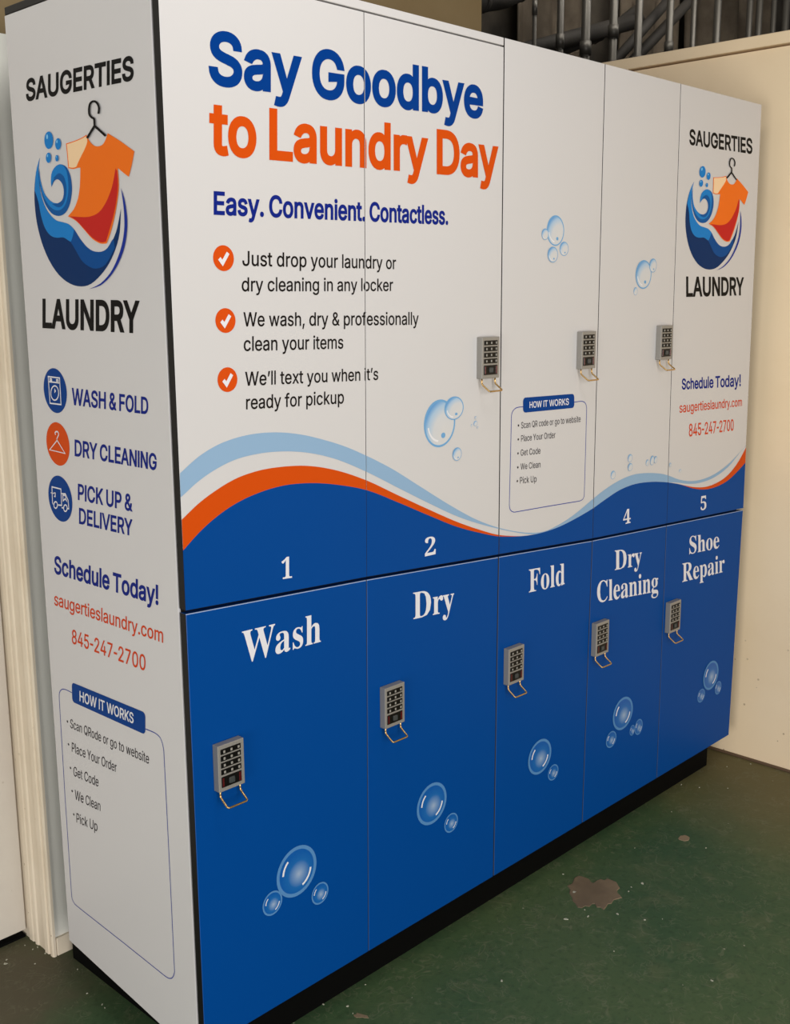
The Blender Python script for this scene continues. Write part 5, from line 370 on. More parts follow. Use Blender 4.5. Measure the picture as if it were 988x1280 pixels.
GLYPHS = {
'sans': {
  ' ': (188, ''),
  '!': (196, '67,160 63,509 132,509 128,160|98,-4 86,-3 75,1 66,9 58,18 54,29 52,41 54,53 58,64 66,73 75,80 86,85 98,86 110,85 121,80 130,73 138,64 142,53 143,41 142,29 138,18 130,9 121,1 110,-3'),
  '&': (448, '197,-7 165,-5 136,1 110,12 88,26 69,42 54,62 43,84 36,108 34,133 36,154 40,173 47,189 58,205 70,220 85,235 140,279 216,335 237,352 255,375 262,405 260,420 255,434 245,445 233,454 219,459 201,461 168,453 145,431 141,421 138,411 137,399 138,386 141,375 145,363 169,327 204,284 438,0 364,0 171,231 121,293 108,310 96,327 87,344 81,361 77,379 75,398 77,420 82,440 91,458 102,474 117,488 134,499 154,507 176,512 200,513 224,512 246,507 266,499 283,488 297,475 308,459 317,442 322,424 324,404 323,389 320,375 315,362 309,349 301,336 291,325 256,293 154,217 135,202 121,188 110,174 103,161 98,146 97,131 98,115 102,101 109,87 118,76 130,66 143,57 158,51 175,48 193,46 213,48 232,52 251,59 269,69 286,81 301,95 315,112 327,131 336,151 343,174 348,198 349,224 408,224 406,194 403,167 397,144 389,124 380,107 371,92 345,62 333,47 315,30 294,17 271,7 246,-1 221,-5'),
  ',': (188, '38,-119 68,71 137,71 84,-119'),
  '-': (280, '240,244 240,188 40,188 40,244'),
  '.': (188, '95,-4 83,-3 73,1 63,9 55,18 51,29 50,41 51,53 55,64 63,73 73,81 83,85 95,87 107,85 118,81 128,73 135,64 140,53 141,41 140,29 135,18 128,9 118,1 107,-3'),
  '0': (453, '227,-7 191,-3 158,7 130,24 105,48 85,77 69,113 57,155 50,202 48,254 50,306 57,353 69,395 85,431 106,461 130,484 159,502 191,512 227,516 262,512 295,502 323,484 348,461 368,431 384,395 396,353 403,306 405,254 403,202 396,155 384,113 368,77 348,48 323,24 295,7 263,-3|227,50 250,52 271,60 290,74 306,92 320,116 330,144 338,176 342,213 344,254 342,295 338,332 330,365 320,393 306,416 290,435 271,449 250,457 227,460 203,457 182,449 163,435 147,416 134,393 123,365 115,332 111,295 109,254 111,213 115,176 123,144 134,116 147,92 163,74 182,60 203,52'),
  '2': (453, '64,0 64,47 234,229 282,282 294,298 303,312 311,327 316,341 319,356 320,371 319,389 315,405 308,419 298,431 287,441 273,449 258,455 241,458 224,460 205,458 188,454 172,447 159,438 148,427 139,413 132,398 128,381 127,362 66,362 68,391 75,418 86,442 102,464 121,482 143,496 168,507 196,513 225,516 254,513 281,507 306,497 328,482 346,465 361,445 372,423 379,398 381,372 380,354 377,336 371,318 363,299 351,280 336,259 317,235 294,209 267,180 153,60 153,57 389,57 389,0'),
  '4': (453, '40,105 40,158 247,509 311,509 109,166 109,163 413,163 413,105|282,0 282,121 282,146 282,318 343,318 343,0'),
  '5': (453, '221,-7 192,-5 165,1 140,11 118,25 99,41 83,60 71,82 63,105 60,130 122,130 125,115 130,102 138,89 148,78 160,68 173,60 188,54 204,51 221,50 241,51 259,56 276,64 291,75 304,89 314,104 322,122 326,141 328,162 326,183 321,203 314,221 303,237 290,251 275,262 257,270 238,275 218,277 201,276 184,273 167,268 152,262 139,255 128,246 67,253 96,509 366,509 366,452 151,452 134,301 148,311 162,318 178,325 194,330 212,333 229,334 252,332 274,328 294,321 313,311 330,299 345,285 358,269 370,251 379,231 386,210 390,187 391,163 388,132 381,102 369,76 352,52 332,32 309,15 282,3 253,-4'),
  '7': (453, '97,0 323,448 323,452 62,452 62,509 391,509 391,449 165,0'),
  '8': (453, '226,-7 193,-5 163,1 136,11 111,25 91,42 74,62 62,84 54,109 52,135 53,156 58,176 65,195 75,212 87,228 101,241 117,252 134,260 153,265 129,276 109,289 93,308 80,330 73,354 70,380 73,405 79,429 90,450 106,469 124,485 146,498 170,508 197,514 226,516 255,514 282,508 306,498 328,485 346,469 361,450 373,429 379,405 382,380 379,354 372,330 359,308 343,289 323,276 300,267 319,260 335,252 351,241 365,228 377,212 387,195 395,176 399,156 401,135 398,109 391,84 378,62 362,42 341,25 317,11 289,1 259,-5|226,49 248,50 267,54 285,60 300,69 313,79 323,91 331,106 335,121 337,139 335,157 330,173 322,189 312,202 298,213 283,223 265,230 247,234 226,235 206,234 187,230 169,223 154,213 140,202 130,189 122,173 117,157 115,139 117,121 121,106 129,91 139,79 152,69 167,60 185,54 205,50|226,290 244,291 260,294 274,300 287,308 298,318 307,330 314,344 318,359 319,376 318,392 314,407 308,420 299,432 288,442 275,449 260,455 244,459 226,460 208,459 192,455 177,449 164,442 153,432 145,420 138,407 134,392 133,376 134,359 138,344 145,330 154,318 165,308 178,300 193,294 209,291'),
  'A': (480, '16,0 201,509 276,509 463,0 395,0 287,302 264,372 232,478 245,478 213,371 191,302 85,0|110,142 110,199 370,199 370,142'),
  'C': (510, '267,-7 225,-3 186,7 150,25 119,49 92,79 70,115 53,157 44,203 40,254 44,305 53,352 70,393 92,429 119,459 150,484 186,501 225,512 267,516 293,514 317,511 340,504 362,496 383,485 402,471 419,456 435,438 448,418 459,397 467,373 473,348 408,348 404,365 397,380 389,395 380,407 369,418 357,428 344,437 330,444 315,449 300,453 284,455 267,456 237,453 209,445 184,432 161,414 141,391 125,364 113,332 106,295 103,254 106,213 113,177 125,145 141,117 161,94 184,76 210,63 237,56 267,53 284,54 300,56 315,60 330,65 344,72 357,81 369,90 380,102 389,114 397,128 404,144 408,160 473,160 467,135 459,112 448,91 435,71 420,53 402,38 383,24 363,13 341,5 317,-2 293,-6'),
  'D': (502, '219,0 96,0 96,57 215,57 254,60 288,68 318,81 343,99 363,122 379,149 390,181 397,216 399,255 397,294 390,329 379,361 364,388 344,410 320,428 291,441 258,449 221,452 93,452 93,509 225,509 273,505 315,495 353,478 385,455 412,426 433,391 449,351 458,306 462,255 458,205 449,159 433,119 411,83 384,54 351,31 312,14 268,3|125,509 125,0 60,0 60,509'),
  'E': (419, '60,0 60,509 372,509 372,452 125,452 125,286 355,286 355,229 125,229 125,57 375,57 375,0'),
  'F': (410, '60,0 60,509 369,509 369,452 125,452 125,278 346,278 346,221 125,221 125,0'),
  'G': (520, '269,-7 225,-3 185,7 149,25 118,49 91,79 69,116 53,157 43,203 40,254 43,305 53,352 69,393 91,429 117,459 149,484 184,501 223,512 265,516 291,514 316,510 340,504 363,494 384,483 403,469 421,453 436,436 449,416 460,395 468,373 474,349 408,349 402,365 395,379 387,393 378,406 368,417 356,427 344,436 330,443 315,448 300,453 283,455 265,456 236,453 209,445 183,432 160,414 141,392 125,364 113,332 106,295 103,254 106,213 113,177 125,145 141,117 161,95 184,76 210,63 238,56 269,53 296,55 322,61 345,71 365,85 382,102 396,123 407,147 413,173 415,202 434,199 283,199 283,256 478,256 478,200 475,160 466,124 451,91 431,62 406,38 377,19 344,5 308,-4'),
  'H': (517, '60,0 60,509 125,509 125,289 392,289 392,509 457,509 457,0 392,0 392,232 125,232 125,0'),
  'I': (161, '48,0 113,0 113,509 48,509'),
  'J': (396, '185,-7 143,-2 106,11 75,33 52,63 38,100 33,145 33,173 98,173 98,145 100,117 108,93 122,74 139,61 160,53 185,50 209,53 230,61 248,74 261,93 269,117 272,145 272,509 336,509 336,145 332,100 318,63 294,33 263,11 227,-2'),
  'K': (467, '104,145 104,216 139,261 174,303 212,344 364,509 448,509 231,276 228,276|60,0 60,509 125,509 125,334 124,225 125,193 125,0|372,0 188,259 228,309 449,0'),
  'L': (393, '60,0 60,509 125,509 125,57 361,57 361,0'),
  'N': (523, '60,0 60,509 136,509 343,183 363,151 388,107 414,55 405,54 401,108 399,157 399,195 399,509 463,509 463,0 387,0 202,290 177,331 148,381 108,452 119,454 122,384 124,328 125,291 125,0'),
  'O': (533, '267,-7 225,-3 186,7 150,25 119,49 92,79 70,115 53,157 44,203 40,254 44,305 53,352 70,393 92,429 119,459 150,484 186,501 225,512 267,516 309,512 348,501 384,484 415,459 442,429 464,393 480,352 490,305 493,254 490,203 480,157 464,115 442,79 415,49 384,25 348,7 309,-3|267,53 296,55 324,63 349,76 372,94 392,116 408,144 420,176 428,213 430,254 428,295 420,332 408,365 392,392 372,415 349,433 324,446 296,453 267,456 237,453 210,445 184,433 161,415 142,392 125,364 113,332 106,295 103,254 106,213 113,176 125,144 142,117 161,94 184,76 210,63 237,55'),
  'P': (445, '60,0 60,509 235,509 272,506 305,499 332,487 356,471 375,452 390,430 400,404 407,377 409,348 407,318 400,291 390,265 375,243 356,223 332,207 305,195 272,188 235,186 109,186 109,242 233,242 257,244 279,248 297,256 312,266 324,279 333,294 339,310 343,328 344,348 343,367 339,385 333,402 324,416 312,428 297,439 279,446 257,451 232,452 125,452 125,0'),
  'Q': (533, '245,159 313,159 369,85 384,65 468,-48 401,-48 346,27 331,46|267,-7 225,-3 186,7 150,25 119,49 92,79 70,115 53,157 44,203 40,254 44,305 53,352 70,393 92,429 119,459 150,484 186,501 225,512 267,516 309,512 348,501 384,484 415,459 442,429 464,393 480,352 490,305 493,254 490,203 480,157 464,115 442,79 415,49 384,25 348,7 309,-3|267,53 296,55 324,63 349,76 372,94 392,116 408,144 420,176 428,213 430,254 428,295 420,332 408,365 392,392 372,415 349,433 324,446 296,453 267,456 237,453 210,445 184,433 161,415 142,392 125,364 113,332 106,295 103,254 106,213 113,176 125,144 142,117 161,94 184,76 210,63 237,55'),
  'R': (449, '60,0 60,509 236,509 273,506 305,500 333,489 356,473 376,455 390,433 401,408 407,381 409,352 407,323 401,296 390,271 376,250 356,232 333,217 305,206 273,200 236,198 96,198 96,255 234,255 258,256 280,260 298,267 313,276 325,287 334,300 340,316 344,333 345,352 344,371 340,389 334,405 325,419 313,430 298,440 279,446 258,451 233,452 125,452 125,0|353,0 230,229 303,229 428,0'),
  'S': (447, '224,-9 188,-7 156,-1 128,9 102,23 81,40 64,60 51,83 42,109 38,137 104,137 108,118 114,102 123,88 136,76 150,66 166,59 185,53 204,50 224,49 246,50 267,54 286,60 303,69 317,79 329,92 338,106 344,122 346,139 344,154 340,168 332,179 322,189 310,197 296,205 245,222 184,239 145,253 112,269 86,289 67,313 56,341 52,372 54,400 62,425 75,448 92,468 113,484 138,498 165,508 195,514 227,516 259,514 289,508 316,498 340,484 360,468 377,449 390,427 398,403 401,378 337,378 332,402 320,421 302,437 280,449 254,456 225,459 204,457 185,454 167,448 152,440 139,430 129,418 121,405 117,391 115,376 117,359 122,345 131,334 142,324 155,315 169,308 212,293 264,279 312,264 328,256 344,248 359,238 372,226 384,213 395,198 402,180 407,161 408,139 406,112 399,87 386,64 370,43 349,25 323,11 294,0 261,-7'),
  'T': (449, '32,452 32,509 417,509 417,452 257,452 257,0 193,0 193,452'),
  'U': (517, '259,-8 220,-6 186,2 154,15 126,33 103,55 85,80 71,108 63,140 60,173 60,509 124,509 124,178 126,155 132,133 141,113 153,95 169,80 187,68 208,59 232,53 259,52 285,53 309,59 331,68 349,80 364,95 377,113 385,133 391,155 393,178 393,509 457,509 457,173 454,140 446,108 433,80 414,55 391,33 363,15 332,2 297,-6'),
  'V': (480, '204,0 16,509 84,509 192,206 215,137 248,31 235,31 267,138 290,206 395,509 463,509 278,0'),
  'W': (686, '155,0 16,509 82,509 163,196 175,145 187,94 197,40 189,40 200,94 211,145 224,196 306,509 380,509 462,196 474,145 486,94 497,40 488,40 499,94 510,145 523,196 603,509 670,509 530,0 455,0 368,323 351,391 336,475 350,475 335,395 318,323 230,0'),
  'Y': (472, '203,0 203,208 16,509 91,509 192,344 222,292 250,230 224,230 251,293 280,344 381,509 455,509 268,208 268,0'),
  'a': (389, '160,-9 137,-7 115,-3 94,5 76,15 60,29 48,45 38,63 32,84 30,108 32,128 36,146 43,161 53,174 64,184 78,193 92,200 108,206 125,211 178,220 234,227 265,235 276,255 275,272 272,285 267,297 260,307 251,315 240,322 227,327 212,330 196,331 178,330 163,327 149,322 118,301 100,274 41,291 51,313 64,331 79,346 95,358 114,368 133,375 153,380 173,383 194,384 239,379 255,375 271,369 286,360 300,350 312,336 322,320 330,301 335,278 337,251 337,0 277,0 277,52 272,52 252,25 242,16 229,8 215,1 199,-4 181,-7|170,45 192,47 211,51 228,59 242,68 254,80 263,93 270,108 274,122 276,138 276,190 259,182 231,176 200,171 175,168 134,159 122,153 112,147 103,139 97,130 93,118 92,105 93,93 96,82 102,72 109,64 119,57 130,52 142,48 156,46'),
  'b': (424, '229,-8 208,-7 189,-3 172,4 159,12 147,21 138,31 118,59 112,59 112,0 53,0 53,509 114,509 114,319 118,319 137,346 147,355 158,364 171,373 188,379 207,383 229,384 259,382 287,374 313,361 335,342 354,320 370,293 381,261 388,227 390,189 388,151 381,116 370,84 355,57 336,34 313,16 288,3 260,-6|220,47 242,49 262,55 279,66 294,80 306,97 316,117 323,139 327,163 328,189 327,215 323,239 316,261 307,281 295,298 280,311 262,322 243,328 220,330 198,328 178,322 161,312 147,299 134,282 125,263 118,241 114,216 113,189 114,162 118,138 125,115 135,95 147,78 162,65 179,55 198,49'),
  'c': (396, '207,-8 174,-5 144,3 117,16 93,35 72,58 56,85 44,116 37,150 34,187 37,225 44,260 56,291 72,318 93,341 117,360 144,374 174,382 207,384 226,384 243,381 260,377 276,371 291,364 305,356 318,346 330,335 340,322 349,308 356,293 362,277 303,262 290,289 270,311 242,325 207,330 184,328 163,321 145,310 130,296 118,278 108,258 102,236 98,212 96,187 98,163 102,139 108,117 118,97 130,80 145,66 163,55 184,49 207,46 243,52 271,66 292,89 304,117 363,102 357,86 350,70 341,56 331,43 319,32 306,21 292,12 277,5 261,-1 244,-5 226,-7'),
  'd': (424, '195,-8 165,-6 137,3 111,16 89,34 70,57 55,84 43,116 36,151 34,189 36,227 43,261 55,293 70,320 89,342 112,361 137,374 165,382 196,384 218,383 237,379 253,373 267,364 278,355 287,346 306,319 311,319 311,509 372,509 372,0 313,0 313,59 307,59 287,31 277,21 266,12 252,4 236,-3 217,-7|205,47 226,49 246,55 263,65 278,78 290,95 299,115 306,138 310,162 312,189 310,216 306,241 300,263 290,282 278,299 263,312 246,322 227,328 205,330 182,328 162,322 145,311 130,298 118,281 108,261 102,239 98,215 96,189 98,163 102,139 109,117 118,97 130,80 145,66 162,55 182,49'),
  'e': (404, '212,-8 177,-5 145,3 117,16 92,35 72,58 56,85 44,116 37,150 34,187 36,224 44,258 55,290 71,317 91,340 115,359 142,373 172,382 205,384 226,383 246,380 266,374 285,366 303,355 319,341 334,324 347,305 357,282 365,256 370,227 371,194 371,169 75,169 75,221 338,221 310,202 308,226 304,248 298,269 288,286 277,301 263,314 246,323 227,328 205,330 183,328 164,323 146,313 131,301 119,286 109,270 102,251 97,231 96,211 96,178 98,151 102,127 110,106 121,88 135,73 151,61 169,53 190,48 212,46 227,47 241,49 254,53 265,58 276,65 285,73 294,82 300,93 306,105 365,91 358,72 348,55 335,39 320,26 302,14 283,4 261,-3 237,-7'),
  'f': (254, '228,379 228,327 6,327 6,379|81,0 81,432 82,452 87,470 96,486 107,499 120,510 135,519 152,525 169,529 187,530 222,527 243,521 227,468 215,472 195,474 178,472 164,468 154,460 147,449 143,435 142,419 142,0'),
  'g': (425, '207,-151 180,-149 156,-146 134,-140 114,-132 97,-122 82,-110 70,-97 59,-84 51,-69 101,-41 122,-66 131,-74 142,-82 154,-88 169,-93 187,-96 207,-97 236,-95 261,-87 282,-75 298,-58 308,-34 311,-6 311,68 306,68 287,41 277,32 266,23 252,16 236,10 217,6 195,5 165,7 138,14 113,27 90,43 71,65 55,90 43,120 36,154 34,191 36,229 43,263 55,293 71,320 90,342 112,361 138,374 166,382 196,384 218,383 237,379 253,373 267,365 279,356 288,346 308,319 313,319 313,379 372,379 372,-9 370,-40 363,-67 350,-90 334,-109 314,-124 291,-136 265,-144 237,-149|205,59 227,61 246,66 264,75 278,87 290,103 300,121 307,142 311,166 312,193 311,219 307,242 300,264 291,283 279,299 264,312 247,322 227,328 205,330 182,328 163,322 145,312 130,298 118,282 109,262 102,241 98,218 96,193 98,167 102,144 109,123 118,104 131,88 145,76 163,66 183,61'),
  'h': (410, '114,227 114,0 53,0 53,509 114,509 114,287 102,287 116,319 132,344 152,362 175,374 200,382 227,384 252,383 275,377 295,369 313,356 328,340 341,321 350,298 355,271 357,240 357,0 296,0 296,235 293,263 286,286 273,304 256,318 235,326 210,329 192,328 176,324 161,317 147,308 136,297 126,283 119,266 115,248'),
  'i': (167, '53,0 53,379 114,379 114,0|84,443 73,444 63,448 54,455 47,463 43,472 41,483 43,494 47,504 54,512 63,518 73,522 84,524 95,522 105,518 114,512 121,504 125,494 126,483 125,472 121,463 114,455 105,448 95,444'),
  'k': (381, '110,137 110,212 121,212 284,379 360,379 184,199 177,199|53,0 53,509 114,509 114,0|294,0 148,186 191,229 372,0'),
  'l': (158, '50,0 108,0 108,524 50,524'),
  'm': (610, '53,0 53,379 112,379 112,295 108,295 114,314 122,331 132,346 144,358 158,368 172,376 187,382 203,385 219,386 245,383 268,375 287,361 303,342 314,320 321,295 312,295 318,312 326,329 337,343 350,356 364,366 381,375 398,381 417,385 437,386 458,385 478,380 497,372 514,361 529,346 541,328 550,307 555,283 557,255 557,0 496,0 496,254 493,279 485,298 473,313 456,323 438,329 419,330 402,329 387,326 374,320 363,312 353,302 345,290 340,277 336,263 335,247 335,0 274,0 274,260 272,280 265,297 253,311 238,322 220,328 199,330 185,329 171,326 158,320 145,312 135,302 126,289 119,274 115,257 114,238 114,0'),
  'n': (410, '114,227 114,0 53,0 53,379 112,379 112,287 102,287 116,319 132,344 152,362 175,374 200,382 227,384 252,383 275,377 295,369 313,356 328,340 341,321 350,298 355,271 357,240 357,0 296,0 296,235 293,263 286,286 273,304 256,318 235,326 210,329 192,328 176,324 161,317 147,308 136,297 126,283 119,266 115,248'),
  'o': (415, '207,-8 174,-5 144,3 117,16 93,35 72,58 56,85 44,116 37,150 34,187 37,225 44,260 56,291 72,318 93,341 117,360 144,374 174,382 207,384 241,382 271,374 299,360 323,341 343,318 359,291 371,260 379,225 381,187 379,150 371,116 359,85 343,58 323,35 299,16 271,3 241,-5|207,46 231,49 252,55 270,66 285,80 298,97 307,117 314,139 318,163 319,187 318,212 314,236 307,258 298,278 285,296 270,310 252,321 231,328 207,330 184,328 163,321 145,310 130,296 118,278 108,258 102,236 98,212 96,187 98,163 102,139 108,117 118,97 130,80 145,66 163,55 184,49'),
  'p': (424, '53,-143 53,379 112,379 112,319 118,319 137,346 147,355 158,364 171,373 188,379 207,383 229,384 259,382 287,374 313,361 335,342 354,320 370,293 381,261 388,227 390,189 388,151 381,116 370,84 355,57 336,34 313,16 288,3 260,-6 229,-8 208,-7 189,-3 173,4 159,12 147,21 138,31 118,59 114,59 114,-143|220,47 242,49 262,55 279,66 294,80 306,97 316,117 323,139 327,163 328,189 327,215 323,239 316,261 307,281 295,298 280,311 262,322 243,328 220,330 198,328 178,322 161,312 147,299 134,282 125,263 118,241 114,216 113,189 114,162 118,138 125,115 135,95 147,78 162,65 179,55 198,49'),
  'r': (259, '53,0 53,379 112,379 112,321 115,321 124,339 137,354 152,367 171,377 191,383 213,385 229,384 243,384 243,322 230,324 207,326 190,324 174,321 159,315 146,306 135,296 126,284 119,269 115,254 114,237 114,0'),
  's': (365, '182,-8 157,-7 133,-3 112,3 93,12 76,24 62,38 50,54 41,73 36,94 94,107 101,87 111,72 124,60 141,52 160,47 181,45 206,47 227,53 244,62 258,74 265,88 268,103 266,115 262,126 254,136 243,144 229,150 212,155 149,170 118,180 92,192 72,208 58,227 50,249 47,274 49,295 55,314 65,332 79,347 95,360 115,370 137,378 161,383 187,384 212,383 234,379 254,372 271,363 286,352 299,339 309,324 318,308 324,290 268,277 262,291 254,304 243,316 228,325 210,331 187,333 166,331 147,326 131,317 119,305 111,292 109,277 110,264 115,253 124,243 136,235 152,229 172,223 229,209 261,200 287,187 306,171 320,153 328,131 331,107 329,85 323,65 312,47 298,31 281,18 260,6 236,-2 210,-7'),
  't': (227, '204,379 204,327 6,327 6,379|65,471 126,471 126,98 127,83 130,70 136,61 144,55 156,51 170,50 185,51 202,54 213,2 192,-3 168,-4 138,-1 113,7 92,21 77,41 68,64 65,93'),
  'u': (410, '182,-5 158,-3 135,2 115,11 97,23 82,39 69,59 60,82 54,109 53,139 53,379 114,379 114,144 116,117 124,94 137,75 154,61 175,53 200,50 218,51 234,55 249,62 263,71 274,83 283,97 290,113 295,132 296,153 296,379 357,379 357,0 298,0 298,92 307,92 294,60 277,35 257,17 234,5 209,-3'),
  'v': (389, '163,0 17,379 84,379 165,155 187,87 206,21 184,21 203,87 224,155 305,379 371,379 226,0'),
  'w': (567, '138,0 23,379 87,379 133,214 154,137 175,41 165,41 186,135 206,214 252,379 316,379 362,214 382,136 402,41 391,41 413,135 434,214 480,379 545,379 429,0 368,0 319,172 305,225 291,280 277,338 291,338 277,280 263,225 248,172 199,0'),
  'x': (379, '21,0 171,218 171,171 29,379 100,379 147,306 179,253 207,206 175,206 202,253 233,306 282,379 352,379 209,169 209,214 358,0 287,0 231,85 200,136 173,182 205,182 178,136 148,85 91,0'),
  'y': (389, '47,-139 61,-86 71,-87 104,-89 113,-86 122,-81 130,-74 138,-64 145,-51 151,-36 163,-1 17,379 84,379 165,155 187,87 206,21 184,21 202,87 224,155 305,379 371,379 204,-58 196,-77 187,-93 177,-107 165,-119 153,-128 139,-136 125,-141 109,-144 91,-145 65,-143'),
  '\u2019': (177, '52,318 82,509 151,509 98,318'),
},
'serif': {
  '1': (375, '65,0 65,36 120,36 131,37 139,40 146,45 150,53 153,64 154,79 154,416 108,365 94,355 81,348 67,346 57,347 48,352 40,359 33,369 29,381 28,396 74,412 91,420 111,432 132,447 179,482 254,482 254,79 261,47 267,41 276,37 288,36 343,36 343,0'),
  '2': (375, '24,0 24,69 123,171 148,198 170,223 187,245 200,266 210,287 218,307 222,327 225,349 226,371 225,395 220,413 212,427 202,437 189,443 174,445 153,442 137,432 126,416 118,393 114,364 112,329 88,331 68,336 50,344 37,357 29,374 26,396 28,411 34,426 43,441 55,454 72,465 92,474 116,481 143,485 174,486 220,483 258,473 288,456 310,434 323,407 328,375 327,359 324,344 319,329 313,314 303,298 291,281 277,262 259,242 238,220 154,138 87,74 244,74 257,75 269,79 279,86 288,95 295,107 300,120 305,141 345,141 341,0'),
  '4': (375, '121,0 121,36 140,36 154,37 167,39 179,44 188,52 193,65 195,84 195,125 9,125 9,166 199,480 293,480 293,169 363,169 363,125 293,125 293,84 295,65 300,52 309,44 320,39 333,37 348,36 357,36 357,0|56,169 195,169 195,287 196,351 199,416 189,394 174,366 158,338 146,319'),
  '5': (375, '165,-7 133,-5 106,-1 84,5 66,14 51,24 40,35 33,48 28,61 27,75 29,89 33,101 42,109 53,116 66,120 81,121 88,83 93,71 101,61 111,52 123,46 137,42 154,40 169,41 183,45 195,50 207,58 217,69 226,83 232,101 236,122 237,148 234,178 226,203 213,223 195,236 173,244 146,247 103,243 71,235 40,247 62,480 316,480 319,357 281,357 275,380 267,399 244,406 105,406 94,281 126,288 168,291 216,287 258,276 293,256 319,228 335,192 340,148 338,120 333,96 324,75 312,56 299,40 282,27 265,16 246,8 226,1 205,-3 185,-6'),
  'C': (468, '257,-11 213,-7 174,3 137,20 105,43 78,71 56,104 39,142 29,184 26,228 30,273 39,314 56,351 79,384 106,412 139,435 176,452 216,462 259,465 292,463 328,454 367,440 388,435 402,439 413,449 419,465 437,465 437,308 420,308 403,347 381,380 356,407 328,427 298,439 265,443 198,419 157,347 144,226 159,114 203,46 278,24 305,26 331,33 358,45 383,61 407,81 428,106 447,89 395,33 332,0'),
  'D': (496, '20,0 20,17 39,19 53,23 63,30 69,39 73,54 74,75 74,374 72,397 68,415 61,426 50,433 35,437 15,439 15,455 222,455 296,449 357,429 405,396 440,351 461,295 468,228 441,101 362,25 228,0|222,24 262,30 295,47 319,75 337,115 347,166 351,229 336,342 294,410 223,433 208,432 197,429 190,423 185,415 183,402 182,385 182,72 183,55 185,42 190,34 197,29 208,25'),
  'F': (404, '15,0 15,17 36,20 52,26 62,34 69,45 73,62 75,84 75,375 73,396 69,412 61,423 50,430 35,435 14,439 14,455 394,455 394,320 377,320 372,345 365,367 355,385 343,400 328,412 310,420 288,426 261,430 230,431 200,429 186,421 182,398 182,247 190,247 217,250 239,257 256,270 269,289 278,314 284,347 302,347 302,118 285,118 279,154 269,181 257,200 239,213 217,221 189,224 182,224 182,81 188,43 193,34 200,28 210,24 222,20 238,18 257,17 257,0'),
  'R': (473, '15,0 15,17 36,20 52,24 62,32 69,43 73,59 75,81 75,379 73,398 69,413 62,424 51,431 36,436 16,439 16,455 217,455 278,452 329,442 367,426 395,403 412,372 417,334 406,285 372,248 315,224 432,50 452,26 478,17 480,0 338,0 201,212 182,212 182,81 183,59 187,43 194,32 205,24 221,20 242,17 242,0|182,234 203,234 235,236 261,245 280,258 293,278 301,304 304,336 295,389 268,421 224,431 209,430 197,427 190,422 185,414 183,402 182,385'),
  'S': (390, '43,-11 43,158 62,158 75,113 91,77 111,50 136,30 164,19 197,15 220,17 241,24 257,36 269,51 276,69 279,89 273,117 255,140 225,160 163,191 127,210 99,231 77,253 62,276 53,302 50,332 52,358 57,381 67,403 80,421 96,437 115,449 136,459 160,464 185,466 229,461 282,448 291,446 300,445 310,447 317,454 320,466 339,466 339,319 322,319 315,343 305,365 293,385 280,402 265,417 248,429 231,438 213,443 194,445 173,443 155,437 140,426 128,413 122,398 120,380 121,364 127,349 137,336 151,325 168,314 189,303 253,273 279,260 300,247 317,233 331,219 342,204 350,188 355,171 358,153 359,133 357,106 350,80 339,58 323,38 304,21 281,8 254,-2 225,-8 192,-10 158,-8 126,1 98,9 85,12 69,7 61,-11'),
  'W': (611, '171,-11 32,393 15,427 8,433 -2,437 -15,439 -15,455 181,455 181,439 150,432 140,410 148,373 223,153 301,353 286,399 281,413 274,423 267,429 258,434 245,437 229,439 229,455 439,455 439,439 413,436 398,427 393,412 399,386 474,166 541,369 549,406 547,417 544,425 538,430 503,439 503,455 624,455 624,439 612,435 602,429 594,421 575,379 446,-11 428,-11 316,309 190,-11'),
  'a': (344, '255,-10 226,-5 208,10 200,35 168,11 133,-4 95,-9 74,-6 55,0 40,11 29,26 22,43 20,63 25,91 39,115 63,136 98,155 143,173 199,190 199,241 197,258 193,272 187,282 177,290 164,294 148,296 123,293 109,286 104,274 113,257 123,231 121,220 117,210 110,202 100,196 90,192 77,191 64,192 54,196 45,203 38,212 34,223 33,236 35,252 40,266 49,278 62,290 77,300 95,308 115,314 137,317 162,318 205,315 239,307 263,292 280,271 290,244 293,210 293,62 295,40 304,34 320,42 329,28 306,7 281,-6|151,34 174,41 199,63 199,169 154,151 127,123 118,84 122,56 133,39'),
  'd': (370, '140,-10 117,-8 97,-1 78,10 61,26 47,44 35,66 26,91 21,118 19,147 21,180 27,210 36,237 48,261 63,281 81,297 101,309 123,316 146,318 175,314 201,301 223,280 223,401 222,413 218,423 212,430 203,435 191,438 176,439 176,455 319,455 319,75 325,41 330,35 340,30 353,28 353,11 315,8 271,1 223,-10 223,39 201,12 173,-5|171,28 182,30 192,34 202,41 211,51 218,62 223,76 223,242 220,252 214,262 206,270 196,276 186,279 174,281 155,277 141,267 130,250 123,225 119,193 118,153 119,115 123,83 130,58 140,42 153,32'),
  'e': (301, '154,-10 129,-8 106,-1 85,10 66,26 50,45 37,69 27,95 21,125 19,157 21,187 28,215 38,240 51,263 68,282 87,298 109,309 132,316 157,318 193,314 224,301 249,280 268,251 279,216 283,173 283,166 117,166 127,97 154,56 199,42 225,47 248,62 270,86 285,73 248,27 205,-1|116,192 201,192 201,215 201,241 198,261 193,277 186,288 175,295 161,297 136,286 121,255 116,203'),
